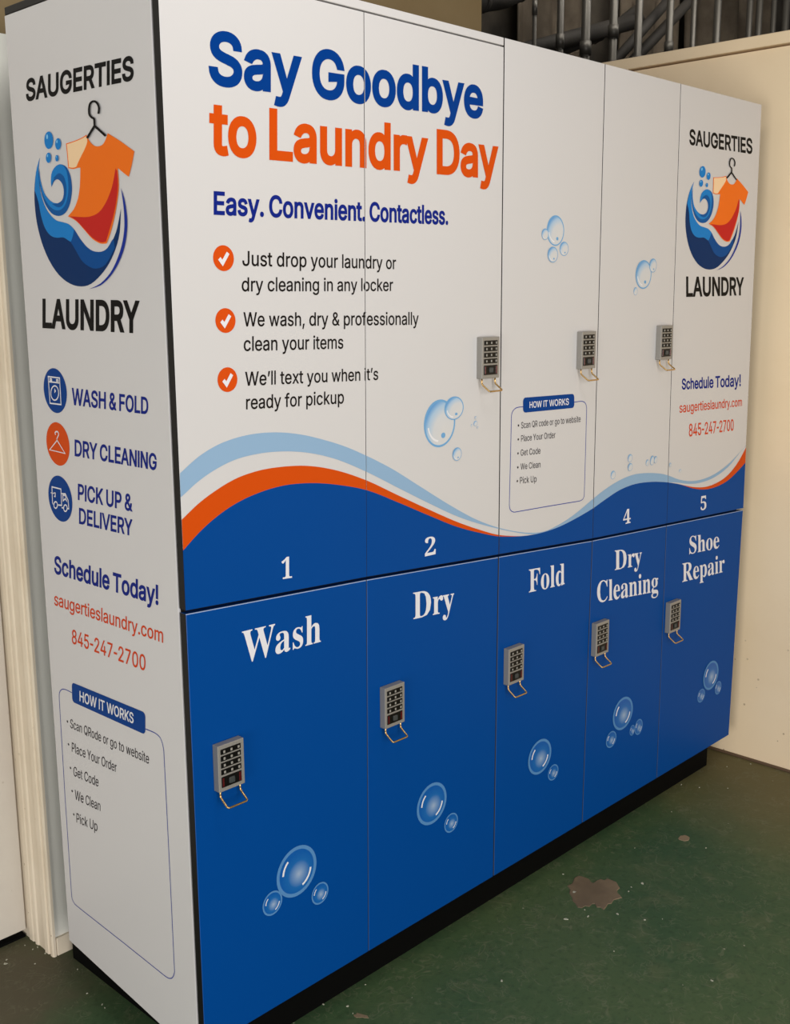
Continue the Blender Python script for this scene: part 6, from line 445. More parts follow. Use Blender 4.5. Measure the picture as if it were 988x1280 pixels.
  'g': (327, '146,-140 106,-138 73,-132 48,-122 29,-108 18,-92 14,-75 20,-54 38,-38 69,-26 44,-10 29,9 24,30 26,46 32,61 42,74 57,86 77,98 102,110 58,135 31,169 22,212 24,232 30,251 40,268 53,282 69,295 88,305 109,312 132,317 157,318 183,317 208,312 233,304 317,304 317,268 268,268 281,248 289,226 291,203 290,185 285,167 276,151 264,137 250,125 234,116 215,108 194,104 172,103 157,103 142,104 131,103 121,100 112,94 106,87 102,80 101,71 105,59 119,51 141,49 175,49 208,48 236,45 259,40 277,33 292,24 303,13 310,-1 314,-18 316,-37 311,-67 296,-92 272,-113 239,-128 197,-137|157,124 172,127 183,134 190,146 195,163 198,184 199,211 198,238 195,260 190,276 183,288 172,295 157,297 143,295 132,288 124,276 118,260 115,238 114,211 115,184 118,163 124,146 132,134 143,127|161,-116 218,-111 252,-94 263,-66 262,-55 257,-47 249,-41 238,-37 223,-35 205,-34 97,-34 84,-45 76,-58 73,-73 76,-84 83,-94 95,-103 111,-111 133,-115'),
  'h': (381, '18,0 18,16 30,17 39,21 45,26 49,33 52,43 52,56 52,399 46,429 40,435 31,438 19,440 19,455 148,455 148,267 175,295 207,313 243,318 292,306 321,271 330,212 330,56 337,26 343,21 352,17 363,16 363,0 202,0 202,16 207,16 223,21 232,34 235,56 235,217 234,234 232,247 229,258 223,265 215,270 203,271 183,267 164,255 148,235 148,56 154,26 160,21 168,17 180,16 180,0'),
  'i': (198, '101,362 87,364 75,368 65,376 57,387 52,399 50,412 52,426 57,438 65,449 75,457 87,462 101,463 114,462 126,457 137,449 145,438 150,426 151,412 149,399 145,387 136,376 126,368 114,364|18,0 18,16 30,18 39,21 45,26 49,32 52,43 52,56 52,252 47,285 41,289 32,292 20,293 21,310 148,310 148,56 154,26 160,21 168,18 180,16 180,0'),
  'l': (199, '18,0 18,16 30,18 39,21 45,26 49,32 52,43 52,56 52,398 47,429 42,434 33,438 20,439 20,455 148,455 148,56 154,26 160,21 168,18 180,16 180,0'),
  'n': (381, '18,0 18,16 30,17 39,21 45,26 49,33 52,43 52,56 52,253 46,284 40,289 31,293 19,294 19,310 148,310 148,267 175,296 207,313 243,318 292,306 321,271 330,212 330,56 337,26 343,21 352,17 363,16 363,0 202,0 202,16 207,16 223,21 232,34 235,56 235,217 234,234 232,247 229,258 223,265 215,270 203,271 183,267 164,255 148,235 148,56 154,26 160,21 168,17 180,16 180,0'),
  'o': (336, '169,-10 140,-8 114,-1 90,11 69,27 52,47 38,70 27,96 21,124 19,154 21,184 27,213 38,239 52,262 69,281 90,297 114,309 140,316 168,318 196,316 222,309 245,298 266,282 283,263 298,240 308,214 315,185 317,154 315,123 308,94 298,69 284,46 266,26 245,11 222,-1 197,-8|169,11 186,14 199,24 209,39 217,81 220,154 218,206 214,245 208,271 198,286 185,296 169,299 151,296 138,286 128,271 122,245 118,206 117,154 120,82 128,39 138,24 152,14'),
  'p': (371, '17,-139 17,-124 40,-117 50,-101 52,-64 52,243 52,261 50,275 46,283 41,288 32,292 19,295 19,310 143,310 143,263 166,294 195,313 230,319 253,317 274,310 293,298 309,283 323,264 335,241 343,216 348,189 350,160 348,128 343,99 334,72 323,48 308,28 291,12 272,0 250,-8 227,-10 196,-5 170,9 148,32 148,-58 152,-99 167,-118 197,-123 197,-139|195,28 214,32 229,42 239,59 247,84 251,116 253,154 251,192 247,223 241,248 232,265 218,275 199,278 179,273 162,259 148,235 148,69 160,46 176,33'),
  'r': (287, '18,0 18,16 30,18 39,21 45,26 49,32 52,43 52,56 52,252 52,267 50,278 46,285 41,289 32,292 20,293 21,310 146,310 146,252 158,272 172,288 187,301 203,311 218,316 233,318 250,317 264,312 275,304 283,293 288,281 289,266 288,254 284,243 278,234 270,228 260,224 248,222 222,231 207,250 189,260 179,258 171,252 162,241 155,228 151,211 149,192 149,56 150,42 153,32 159,25 167,21 180,18 197,16 197,0'),
  's': (288, '151,-10 132,-8 110,-3 87,6 73,9 64,7 56,1 51,-9 36,-9 36,105 53,105 61,79 72,57 87,39 103,26 121,17 140,15 156,16 168,20 179,27 186,35 191,46 192,58 188,76 176,92 156,105 107,130 85,142 68,155 54,169 45,185 39,202 37,220 40,247 49,270 65,291 86,306 111,316 141,319 166,316 199,308 206,306 213,305 220,306 226,311 230,319 244,319 244,222 228,222 220,244 209,262 196,277 182,288 166,294 149,296 136,295 125,292 116,286 110,278 106,269 105,259 106,249 109,240 115,232 146,212 191,189 212,178 229,165 241,151 250,136 255,117 257,95 254,65 244,39 228,18 206,2 181,-7'),
  'y': (300, '52,-140 36,-139 22,-133 10,-125 1,-113 -5,-100 -7,-84 -5,-73 -2,-62 5,-53 13,-46 24,-41 36,-40 46,-41 56,-44 64,-49 70,-57 73,-65 75,-76 74,-81 74,-87 86,-99 94,-96 104,-88 114,-74 129,-44 140,-5 36,251 25,275 15,287 -3,293 -5,310 162,310 162,293 136,289 128,275 130,267 133,257 185,119 230,241 236,260 238,274 229,289 203,293 203,310 300,310 300,293 291,292 283,288 277,281 259,242 162,-24 151,-53 140,-77 129,-96 118,-111 107,-122 95,-131 83,-136 68,-139'),
},
}

# ------------------------------------------------------------------ the room
WX = 2.18                                             # face of the low partition wall on the right
floor = struct(obj('floor', boxbm((-3.5, -4.0, -0.1), (7.5, 3.0, 0.0)), M_floor))
struct(obj('wall_right', boxbm((WX, -4.0, 0.0), (WX+0.12, 0.76, 2.225)), M_beige))
bm = boxbm((WX-0.012, -4.0, 2.231), (WX+0.14, 0.775, 2.266), 0.003)
struct(obj('trim_1', bm, M_beige))
bm = boxbm((WX-0.009, -4.0, 0.0), (WX, 0.64, 0.008), 0.002)
struct(obj('baseboard_right', bm, M_base))
# wall behind the lockers: grey up to the top of the lockers, darker olive beige above, ends in a free edge
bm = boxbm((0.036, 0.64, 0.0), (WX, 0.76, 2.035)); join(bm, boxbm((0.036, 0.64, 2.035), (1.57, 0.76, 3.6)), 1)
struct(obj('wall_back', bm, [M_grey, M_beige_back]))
struct(obj('wall_door_side', boxbm((-3.5, 0.80, 0.0), (0.036, 0.92, 3.6)), M_grey))
bm = bmesh.new(); join(bm, boxbm((0.038, 0.632, 0.0), (0.5, 0.64, 0.045), 0.002))
struct(obj('baseboard_back', bm, M_trim))
# moulded door casing: a grooved jamb that returns from the wall to the door
prof = [(0.036,0.633),(0.030,0.633),(0.0275,0.637),(0.0275,0.645),(0.031,0.648),(0.031,0.652),(0.027,0.655),(0.026,0.668),(0.030,0.672),(0.031,0.690),(0.031,0.704),(0.028,0.708),(0.027,0.716),(0.031,0.720),(0.031,0.726),(0.028,0.730),(0.0275,0.745),(0.030,0.752),(0.030,0.800),(0.036,0.800)]
bm = bmesh.new(); lo = [bm.verts.new((x, y, 0.0)) for x, y in prof]; hi = [bm.verts.new((x, y, 2.10)) for x, y in prof]
for i in range(len(prof)):
    j = (i+1) % len(prof); bm.faces.new([lo[i], lo[j], hi[j], hi[i]])
bm.faces.new(lo); bm.faces.new(hi); bmesh.ops.recalc_face_normals(bm, faces=bm.faces[:])
struct(obj('trim_2', bm, M_trim))
door = obj('door_1', boxbm((-0.87, 0.757, 0.022), (0.026, 0.797, 2.06), 0.002), M_door)
struct(door)
obj('threshold', boxbm((-0.87, 0.762, 0.0), (0.026, 0.796, 0.006)), M_kick, door)

# ------------------------------------------------------------------ dark storage space behind the partition
struct(obj('wall_storage', boxbm((1.6, 2.2, 0.0), (7.5, 2.3, 4.2)), M_dark))
posts = [(3.098,.013,1),(3.293,.022,0),(3.497,.030,0),(3.728,.028,1),(3.951,.027,0),(4.246,.026,1),(4.485,.020,0),(4.739,.028,0),(5.107,.024,1),(5.223,.026,0),(5.404,.022,1),(5.562,.030,0)]
plabel = ['thin dull steel storage post leftmost behind the lockers, nearest the beige wall edge',
 'short looking dark post second from the left above the locker top', 'thick shiny steel post third from the left above the third locker column',
 'grey steel post fourth from the left, above the seam of the third and fourth columns', 'grey steel post fifth from the left with a diagonal brace behind it',
 'steel post sixth from the left, rising beside two diagonal braces', 'slim dark post between the two diagonal braces and the brown sheets',
 'steel post in front of the left edge of the brown sheets', 'steel post left of a close pair of posts above the cream cap',
 'steel post right of the close pair above the cream cap', 'slim post second from the right above the cream cap of the partition',
 'thick steel post rightmost above the cream cap of the partition']
for (x, r, sh), lb in zip(posts, plabel):
    bm = tube([(x, 1.6, 0.0), (x, 1.6, 3.9)], r*0.72, 14)
    o = tag(obj('storage_post', bm, M_steel), lb, 'post', 'steel posts in the dark storage space')
    obj('coupling', tube([(x, 1.6, 2.62+0.11*sh), (x, 1.6, 2.68+0.11*sh)], r*0.92, 14), M_steel, o)
braces = [((3.72,2.54),(4.40,3.056),.026,'dark diagonal brace pipe rising right, left one of the steep pair'),
 ((3.95,2.57),(4.70,3.09),.028,'dark diagonal brace pipe rising right, right one of the steep pair'),
 ((3.10,2.58),(4.30,2.94),.04,'long dark pipe sloping gently up to the right behind the third and fourth posts'),
 ((3.30,2.57),(4.05,2.84),.03,'dark pipe sloping up low above the fourth locker column'),
 ((4.10,2.83),(4.52,3.07),.02,'thin diagonal rod near the top edge of the photo')]
for (a, b, r, lb) in braces:
    yb = 1.68 + 0.07*braces.index((a, b, r, lb))
    tag(obj('brace_pipe', tube([(a[0], yb, a[1]), (b[0], yb, b[1])], r, 12), M_duct), lb, 'pipe', 'sloping pipes in the dark storage space')
for (z, x0, x1, r, lb) in ((2.48, 2.2, 3.0, .07, 'thick dusty duct lying low at the left of the dark storage space'), (2.74, 2.2, 3.02, .085, 'thick dusty duct crossing at the top left of the dark storage space'),
        (2.90, 3.12, 3.50, .05, 'dusty dark duct high up behind the second and third posts')):
    bm = tube([(x0, 2.02-r, z-0.05), ((x0+x1)/2, 2.0-r, z), (x1, 2.02-r, z+0.08)], r, 20)
    for k in range(4):
        u = (k+0.5)/4; xx = x0+(x1-x0)*u; zz = z-0.05+0.13*u
        join(bm, tube([(xx-0.012, 2.01-r, zz), (xx+0.012, 2.01-r, zz+0.002)], r*1.12, 20))
        if k in (0, 3): join(bm, boxbm((xx-0.012, 2.01-r, zz-0.01), (xx+0.012, 2.2, zz+0.01)))
    tag(obj('duct', bm, M_duct), lb, 'duct', 'ducts in the dark storage space')
for (x0, x1, z0, z1, sd, lb) in ((3.55, 4.25, 2.3, 3.4, 1, 'dark brown hanging sheet behind the steep diagonal braces'), (4.50, 5.20, 2.3, 3.6, 2, 'brown hanging sheet with vertical folds right of the diagonal braces'),
        (5.24, 6.4, 2.3, 3.8, 3, 'brown hanging sheet at the right end of the dark storage space')):
    bm = bmesh.new(); nx, nz = 60, 10; g = []
    for i in range(nx+1):
        row = []
        for j in range(nz+1):
            x = x0+(x1-x0)*i/nx; z = z0+(z1-z0)*j/nz
            row.append(bm.verts.new((x, 2.08+0.03*math.sin(x*24+sd)+0.02*noise.noise((x*6, z*1.5, sd)), z)))
        g.append(row)
    for i in range(nx):
        for j in range(nz): bm.faces.new([g[i][j], g[i+1][j], g[i+1][j+1], g[i][j+1]])
    bmesh.ops.solidify(bm, geom=bm.faces[:], thickness=0.004)
    tag(obj('hanging_sheet', bm, M_tarp, smooth=True), lb, 'sheet', 'brown sheets in the dark storage space')

# ------------------------------------------------------------------ the locker bank
ZT, ZH, ZB, DT = 2.050, 2.0335, 0.106, 0.018          # top, header joint, door bottom, door thickness
bank = bpy.data.objects.new('laundry_locker_bank', None); C.objects.link(bank)
bank.location = (1.04, 0.25, 0.0)
bank.empty_display_size = 0.2
tag(bank, 'long bank of white and blue laundry lockers with printed doors and keypad locks', 'lockers')
ROOT = Matrix.Translation(bank.location)
def part(name, bm, mats, parent=None, smooth=False, label=None):
    """a part whose mesh was made in world coordinates; its own origin stays at the bank's base"""
    bm.transform(ROOT.inverted())
    o = obj(name, bm, mats, parent if parent else bank, smooth)
    if label: o['label'] = label
    return o
bm = hexa([(x, y, z) for y in (DT+0.001, 0.50) for x, z in ((0.006, ZB+0.004), (2.083, ZB+0.004), (2.094, 0.86), (0.006, 0.86))])
join(bm, hexa([(x, y, z) for y in (DT+0.001, 0.50) for x, z in ((0.006, 0.86), (2.094, 0.86), (2.066, ZH-0.002), (0.006, ZH-0.002))]))
part('carcass', bm, M_black)
part('plinth', boxbm((0.060, 0.05, 0.0), (2.045, 0.60, ZB+0.004)), M_kick, label='recessed black plinth')
bm = boxbm((0.0, DT+0.004, ZH+0.001), (2.068, 0.498, ZT-0.002), 0.001)
part('top_panel', bm, M_black)
bm = boxbm((0.0, 0.0, ZH+0.0015), (SEAM_TOP[2]-0.0018, DT, ZT+0.001), 0.0012)
bm.normal_update()
for f in bm.faces: f.material_index = 1 if f.normal.x < -0.8 else 0
part('header_strip', bm, [M_white, M_black], label='white header strip over the first two columns')
# side panel facing left
bm = hexa([(-0.0, 0.022, 0.071), (0.0, 0.5, 0.117), (0.0, 0.5, ZH), (0.0, 0.022, ZH), (0.0055, 0.022, 0.071), (0.0055, 0.5, 0.117), (0.0055, 0.5, ZH), (0.0055, 0.022, ZH)], 0.0012)
side = part('side_panel', bm, M_side, label='white printed side panel')

def seam_x(i, z):
    """x of door seam i at height z"""
    zm = SPLIT_Z[i]
    if z > zm: return SEAM_MID[i]+(SEAM_TOP[i]-SEAM_MID[i])*(z-zm)/(ZT-zm)
    return SEAM_MID[i]+(SEAM_BOT[i]-SEAM_MID[i])*(zm-z)/(zm-ZB)
GAP = [0.0, 0.0005, 0.0015, 0.0012, 0.0010, 0.0]      # half width of the joint at each seam
SG = 0.0034                                           # half height of the joint between upper and lower doors
def cut(bm, co, no):
    """keep the side of the plane that 'no' points to"""
    bmesh.ops.bisect_plane(bm, geom=bm.verts[:]+bm.edges[:]+bm.faces[:], plane_co=co, plane_no=no, clear_inner=True)
def clip_to_door(bm, c, upper, inset=0.0008):
    """trim flat print to the outline of door (column c)"""
    for i, s in ((c, 1), (c+1, -1)):
        if upper: a, b = (SEAM_MID[i], SPLIT_Z[i]), (SEAM_TOP[i], ZT)
        else: a, b = (SEAM_BOT[i], ZB), (SEAM_MID[i], SPLIT_Z[i])
        n = Vector((b[1]-a[1], 0, -(b[0]-a[0]))).normalized()*s
        cut(bm, Vector((a[0], 0, a[1]))+n*(GAP[i]+inset), n)
    a, b = (SEAM_MID[c], SPLIT_Z[c]), (SEAM_MID[c+1], SPLIT_Z[c+1])
    n = Vector((-(b[1]-a[1]), 0, b[0]-a[0])).normalized()*(1 if upper else -1)
    cut(bm, Vector((a[0], 0, a[1]))+n*(SG+inset), n)
names = ['Wash', 'Dry', 'Fold', 'Dry Cleaning', 'Shoe Repair']
UP, LOW = [], []
WA, WB, WC, WD = WAVE
for c in range(5):
    top = (ZH-0.0015 if c < 2 else ZT+0.001)
    for upper in (True, False):
        if upper: zb0, zb1, zt = SPLIT_Z[c]+SG, SPLIT_Z[c+1]+SG, top
        else: zb0 = zb1 = ZB
        pts = []
        for y in (0.0, DT):
            if upper: pts += [(seam_x(c, zb0)+GAP[c], y, zb0), (seam_x(c+1, zb1)-GAP[c+1], y, zb1), (seam_x(c+1, zt)-GAP[c+1], y, zt), (seam_x(c, zt)+GAP[c], y, zt)]
            else:
                z0, z1 = SPLIT_Z[c]-SG, SPLIT_Z[c+1]-SG
                pts += [(seam_x(c, ZB)+GAP[c], y, ZB), (seam_x(c+1, ZB)-GAP[c+1], y, ZB), (seam_x(c+1, z1)-GAP[c+1], y, z1), (seam_x(c, z0)+GAP[c], y, z0)]
        bm = hexa(pts, 0.0011 if upper else 0.0015)
        if upper:                                     # cut the slab where the blue ground meets its two edges
            hl = min(WD, key=lambda p: abs(p[0]-SEAM_MID[c]))[1]; hr = min(WD, key=lambda p: abs(p[0]-SEAM_MID[c+1]))[1]
            for h in (hl, hr): bmesh.ops.bisect_plane(bm, geom=bm.verts[:]+bm.edges[:]+bm.faces[:], plane_co=(0, 0, h), plane_no=(0, 0, 1))
        bm.normal_update()
        for f in bm.faces:
            f.material_index = (1 if c == 0 and f.normal.x < -0.8 else 5) if abs(f.normal.x) > 0.8 else 1 if f.normal.y > 0.5 else 0
            if f.material_index == 0 and f.normal.y > -0.95:
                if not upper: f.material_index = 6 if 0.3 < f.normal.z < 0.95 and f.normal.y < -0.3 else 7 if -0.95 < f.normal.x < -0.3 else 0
                elif f.calc_center_median().z < (hl if f.normal.x < 0 else hr): f.material_index = 4
        if upper:                                     # printed wave: light blue band, orange band, blue ground
            wv = bmesh.new()
            for lo_, hi_, mi in ((WB, WA, 2), (WD, WC, 3)):
                for i in range(len(WA)-1):
                    if hi_[i][1]-lo_[i][1] < 2e-4 and hi_[i+1][1]-lo_[i+1][1] < 2e-4: continue
                    vs = [wv.verts.new(on_front(p)) for p in (lo_[i], lo_[i+1], hi_[i+1], hi_[i])]
                    wv.faces.new(vs).material_index = mi
            for i in range(len(WA)-1):
                vs = [wv.verts.new(on_front(p)) for p in ((WD[i][0], 0.8), (WD[i+1][0], 0.8), WD[i+1], WD[i])]
                wv.faces.new(vs).material_index = 4
            clip_to_door(wv, c, True, 0.0002)
            fix_normals(wv, on_front)
            join(bm, wv)
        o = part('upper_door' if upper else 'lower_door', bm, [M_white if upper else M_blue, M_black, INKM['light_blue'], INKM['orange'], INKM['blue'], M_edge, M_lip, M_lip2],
                 label=(('white upper door with blue wave, column %d' % (c+1)) if upper else 'blue lower door titled ' + names[c]))
        (UP if upper else LOW).append(o)

# lettering: every line its own mesh, cut where a door joint crosses it
def door_at(x, z):
    c = max(i for i in range(5) if x >= seam_x(i, z)) if x > 0 else 0
    zs = SPLIT_Z[c]+(SPLIT_Z[c+1]-SPLIT_Z[c])*(x-SEAM_MID[c])/(SEAM_MID[c+1]-SEAM_MID[c])
    return c, z > zs
def print_front(name, maker, mats, x0, x1, z, label=None):
    c0, upp = door_at(x0, z); c1, _ = door_at(x1, z)
    for c in range(c0, c1+1):
        bm = maker()
        if c0 != c1: clip_to_door(bm, c, upp)
        if not bm.faces: bm.free(); continue
        part(name, bm, mats, (UP if upp else LOW)[c], label=label)
for face, name, s, font, w, col, quad in TEXTS:
    lift = 2.5 if s == 'HOW IT WORKS' or s.isdigit() else 1
    w = w if face == 'F' else w
    fc = on_front if face == 'F' else on_side
    mk = lambda: text_bm(s, font, w, quad, fc, lift)
    if face == 'F': print_front(name, mk, INKM[col], quad[0][0], quad[1][0], quad[0][1]+0.01)
    else: part(name, mk(), INKM[col], side)

# check-mark discs on the first upper door
for cx, cz, rx, rz in CHECKS:
    bm = bmesh.new(); poly(bm, [ellipse(cx, cz, rx, rz)], on_front)
    ribbon(bm, [(cx-0.42*rx, cz-0.02*rz), (cx-0.12*rx, cz-0.38*rz), (cx+0.44*rx, cz+0.42*rz)], 0.0068, on_front, 2, mi=1)
    fix_normals(bm, on_front)
    part('check_badge', bm, [INKM['badge_orange'], INKM['white']], UP[0], label='orange disc with a white tick')
# how-it-works boxes: outline, heading banner, bullets
def round_quad(q, r, n=5):
    H = homography([q[0], q[1], q[3], q[2]]); w = (Vector(q[1])-Vector(q[0])).length; h = (Vector(q[3])-Vector(q[0])).length
    u, v = r/w, r/h; out = []
    for cx, cy, d in ((1-u, v, -90), (1-u, 1-v, 0), (u, 1-v, 90), (u, v, 180)): out += [H(*p) for p in arc(cx, cy, u, v, d, d+90, n)]
    return out
def smooth2(pts, n=4):
    out = []
    for i in range(len(pts)-1):
        p0, p1, p2, p3 = (Vector(pts[max(i-1,0)]), Vector(pts[i]), Vector(pts[i+1]), Vector(pts[min(i+2,len(pts)-1)]))
        if (p2-p1).length > 0.06: out.append(tuple(p1)); continue
        k1 = min(1, (p2-p1).length/max(1e-6, (p1-p0).length)) ; k2 = min(1, (p2-p1).length/max(1e-6, (p3-p2).length))
        m1 = ((p1-p0)*k1+(p2-p1))/2; m2 = ((p2-p1)+(p3-p2)*k2)/2
        for j in range(n):
            s_ = j/n; out.append(tuple((2*s_**3-3*s_**2+1)*p1+(s_**3-2*s_**2+s_)*m1+(3*s_**2-2*s_**3)*p2+(s_**3-s_**2)*m2))
    return out+[tuple(pts[-1])]
for face, fr, ban, dpar in ((on_front, FRAME_F, BANNER_F, UP[2]), (on_side, FRAME_S, BANNER_S, side)):
    bm = bmesh.new(); ribbon(bm, smooth2(fr), 0.0019, face, 1); fix_normals(bm, face)
    part('instruction_frame', bm, INKM['frame'], dpar, label='thin dark blue rounded outline')
    bm = bmesh.new(); poly(bm, [round_quad(ban, 0.009)], face, 1.5); fix_normals(bm, face)
    part('instruction_banner', bm, INKM['badge_blue'], dpar, label='dark blue heading banner')
    for fc, p in BULLETS:
        if (fc == 'F') == (face is on_front):
            bm = bmesh.new(); poly(bm, [ellipse(p[0], p[1], 0.0027, 0.0027, 10)], face); fix_normals(bm, face)
            part('bullet_dot', bm, INKM['ink2'], dpar)
# service discs on the side panel
for (cx, cz, rx, rz), lines, bg_, nm in zip(BADGES, ICONS, ('badge_blue', 'badge_orange', 'badge_blue'), ('washing machine', 'clothes hanger', 'delivery van')):
    bm = bmesh.new(); poly(bm, [ellipse(cx, cz, rx, rz, 48)], on_side)
    for l in lines:
        cl = (Vector(l[0])-Vector(l[-1])).length < 1e-4
        ribbon(bm, l[:-1] if cl else l, 0.0026, on_side, 2, cl, 1)
    fix_normals(bm, on_side)
    part('service_badge', bm, [INKM[bg_], INKM['white']], side, label='round badge with a white line drawing of a ' + nm)
# emblem of wave, shirt and hanger
def emblem(shapes, face, parent):
    bm = bmesh.new(); cols = []
    for k, (col, l) in enumerate(shapes):
        if col not in cols: cols.append(col)
        poly(bm, [l], face, 1+0.25*k, cols.index(col))
    fix_normals(bm, face)
    part('logo_emblem', bm, [INKM[c] for c in cols], parent, label='emblem of a blue wave and an orange shirt on a hanger')
emblem(LOGO_S, on_side, side)
emblem(LOGO_F, on_front, UP[4])

# printed bubbles
def bubble(cx, cz, rx, rz, kind, parent, up_=1.0):
    bm = bmesh.new(); uvl = bm.loops.layers.uv.new('uv'); N = 40
    rim = 0.86 if kind == 'blue' else 0.91
    cv = bm.verts.new(on_front((cx, cz), up_)); P = ellipse(0, 0, 1, 1, N)
    R1 = [bm.verts.new(on_front((cx+rx*rim*p[0], cz+rz*rim*p[1]), up_)) for p in P]
    R2 = [bm.verts.new(on_front((cx+rx*p[0], cz+rz*p[1]), up_)) for p in P]
    for k in range(N):
        j = (k+1) % N
        f = bm.faces.new([cv, R1[k], R1[j]])
        for lp, co in zip(f.loops, ((0, 0), P[k], P[j])): lp[uvl].uv = co
        f = bm.faces.new([R1[k], R2[k], R2[j], R1[j]]); f.material_index = 1
    if rx > 0.007:
        gl = ((0.68, 128, 176), (0.70, 292, 352)) if kind == 'blue' else ((0.74, 190, 262),)
        for rr, d0, d1 in gl: ribbon(bm, arc(cx, cz, rx*rr, rz*rr, d0, d1, 9), rx*0.085, on_front, up_+0.4, mi=2)
        if kind == 'pale' and rx > 0.014:
            poly(bm, [ellipse(cx+0.22*rx, cz-0.52*rz, rx*0.14, rz*0.12, 12)], on_front, up_+0.4, 1)
    fix_normals(bm, on_front)
    part('bubble', bm, [M_bub_blue if kind == 'blue' else M_bub_pale, INKM['rim'] if kind == 'blue' else INKM['pale_rim'], INKM['glint']], parent)
for k, b in enumerate(BLUE_BUBBLES): bubble(*b, 'blue', LOW[door_at(b[0], b[1])[0]], 1+k % 3)
for k, b in enumerate(PALE_BUBBLES): bubble(*b, 'pale', UP[door_at(b[0], b[1])[0]], 1+k % 3)

# keypad locks: housing with four key rows, a reader window and a wire pull
LW, LH, LD = 0.060, 0.0905, 0.016
lock = obj('keypad_lock', boxbm((0, 0, -LH), (LW, LD, 0), 0.0012), M_alu, bank)
subs = []
for k in range(4):
    z1 = -LH*(0.085+0.146*k); z0 = z1-LH*0.112
    bm = boxbm((0.006, -0.0012, z0), (LW-0.008, 0.002, z1), 0.0006)
    for j in range(3):
        xx = 0.0125+0.0165*j+0.001; zz = (z0+z1)/2
        join(bm, boxbm((xx-0.0022, -0.0026, zz-0.0026), (xx+0.0022, -0.001, zz+0.0024), 0.0006, 1), 1)
    subs.append(obj('key_row', bm, [M_key, M_keymark], lock))
bm = boxbm((0.006, -0.0012, -LH*0.91), (LW-0.008, 0.002, -LH*0.68), 0.0006)
join(bm, boxbm((0.0075, -0.0022, -LH*0.89), (0.0115, -0.001, -LH*0.70), 0.0005, 1), 1)
join(bm, boxbm((LW-0.0145, -0.0022, -LH*0.89), (LW-0.0095, -0.001, -LH*0.70), 0.0005, 1), 1)
join(bm, boxbm((0.022, -0.0024, -LH*0.86), (0.035, -0.001, -LH*0.73), 0.002, 2), 2)
subs.append(obj('card_reader', bm, [M_key, M_red, M_reader], lock))
hp = fillet([(0.0065, 0.006, -LH+0.004), (0.0065, 0.006, -LH-0.012), (0.0065, -0.016, -LH-0.027), (LW-0.0075, -0.016, -LH-0.027), (LW-0.0075, 0.006, -LH-0.012), (LW-0.0075, 0.006, -LH+0.004)], 0.005)
subs.append(obj('pull_handle', tube(hp, 0.0019, 10), M_brass, lock))
lock_labels = ['keypad lock on the Wash door', 'keypad lock on the lower Dry door', 'keypad lock on the Fold door', 'keypad lock on the Dry Cleaning door', 'keypad lock on the Shoe Repair door',
               'keypad lock on the second upper door', 'keypad lock on the third upper door', 'keypad lock on the fourth upper door']
for i, (x, z) in enumerate(LOCKS):
    o = lock
    if i:
        o = lock.copy(); C.objects.link(o); o.parent = bank
        for s_ in subs:
            c_ = s_.copy(); C.objects.link(c_); c_.parent = o
    o.location = (x-bank.location.x, -LD-bank.location.y, z)
    o['label'] = lock_labels[i]

# ------------------------------------------------------------------ things lying on the floor
def blob(cx, cy, rx, ry, th, seed, n=64, jag=0.35, rot=0.0):
    bm = bmesh.new(); top = []; bot_ = []
    for k in range(n):
        a = 2*math.pi*k/n
        r = 1+jag*noise.noise((math.cos(a)*1.6+seed, math.sin(a)*1.6, seed*0.7))+jag*0.5*noise.noise((math.cos(a)*5, math.sin(a)*5+seed, 3.1))
        x, y = rx*r*math.cos(a), ry*r*math.sin(a)
        x, y = x*math.cos(rot)-y*math.sin(rot), x*math.sin(rot)+y*math.cos(rot)
        bot_.append(bm.verts.new((x, y, 0))); top.append(bm.verts.new((x*0.96, y*0.96, th)))
    for k in range(n): bm.faces.new([bot_[k], bot_[(k+1)%n], top[(k+1)%n], top[k]])
    ct = bm.verts.new((0, 0, th))
    for k in range(n): bm.faces.new([top[k], top[(k+1)%n], ct])
    return bm
def on_floor(name, bm, m, x, y, label, cat, group=None):
    o = obj(name, bm, m); o.location = (x, y, 0.0); return tag(o, label, cat, group)
def flake_sheet(out, th):
    bm = bmesh.new(); n = len(out); bo = [bm.verts.new((x, y, 0)) for x, y in out]; tp = [bm.verts.new((x*0.97, y*0.97, th)) for x, y in out]
    for k in range(n): bm.faces.new([bo[k], bo[(k+1)%n], tp[(k+1)%n], tp[k]])
    bm.faces.new(tp); bmesh.ops.recalc_face_normals(bm, faces=bm.faces[:])
    return bm
STAIN = [(0.0237, 0.0821), (0.0394, 0.0809), (0.0428, 0.0721), (0.0444, 0.0601), (0.0442, 0.0501), (0.0348, 0.0373), (0.0348, 0.0297), (0.0527, 0.0309), (0.0655, 0.0276), (0.068, 0.0173), (0.0811, 0.0162), (0.0818, 0.0027), (0.0818, -0.01), (0.0716, -0.0218), (0.0616, -0.0335), (0.0451, -0.0357), (0.0362, -0.0434), (0.0334, -0.0525), (0.0257, -0.0636), (0.011, -0.0576), (0.0007, -0.0538), (-0.0167, -0.059), (-0.0241, -0.0535), (-0.0413, -0.0586), (-0.0543, -0.061), (-0.0509, -0.0484), (-0.0569, -0.0421), (-0.047, -0.0293), (-0.0518, -0.0242), (-0.0674, -0.0264), (-0.0719, -0.0169), (-0.0859, -0.0161), (-0.0904, -0.0067), (-0.0793, 0.0073), (-0.0734, 0.0199), (-0.0589, 0.0332), (-0.0495, 0.0473), (-0.033, 0.0568), (-0.0225, 0.0729), (-0.0052, 0.0696)]
on_floor('floor_stain', flake_sheet(STAIN, 0.0012), M_stain, 1.137, -0.126, 'large ragged brown dried stain on the green floor before the lockers', 'stain')
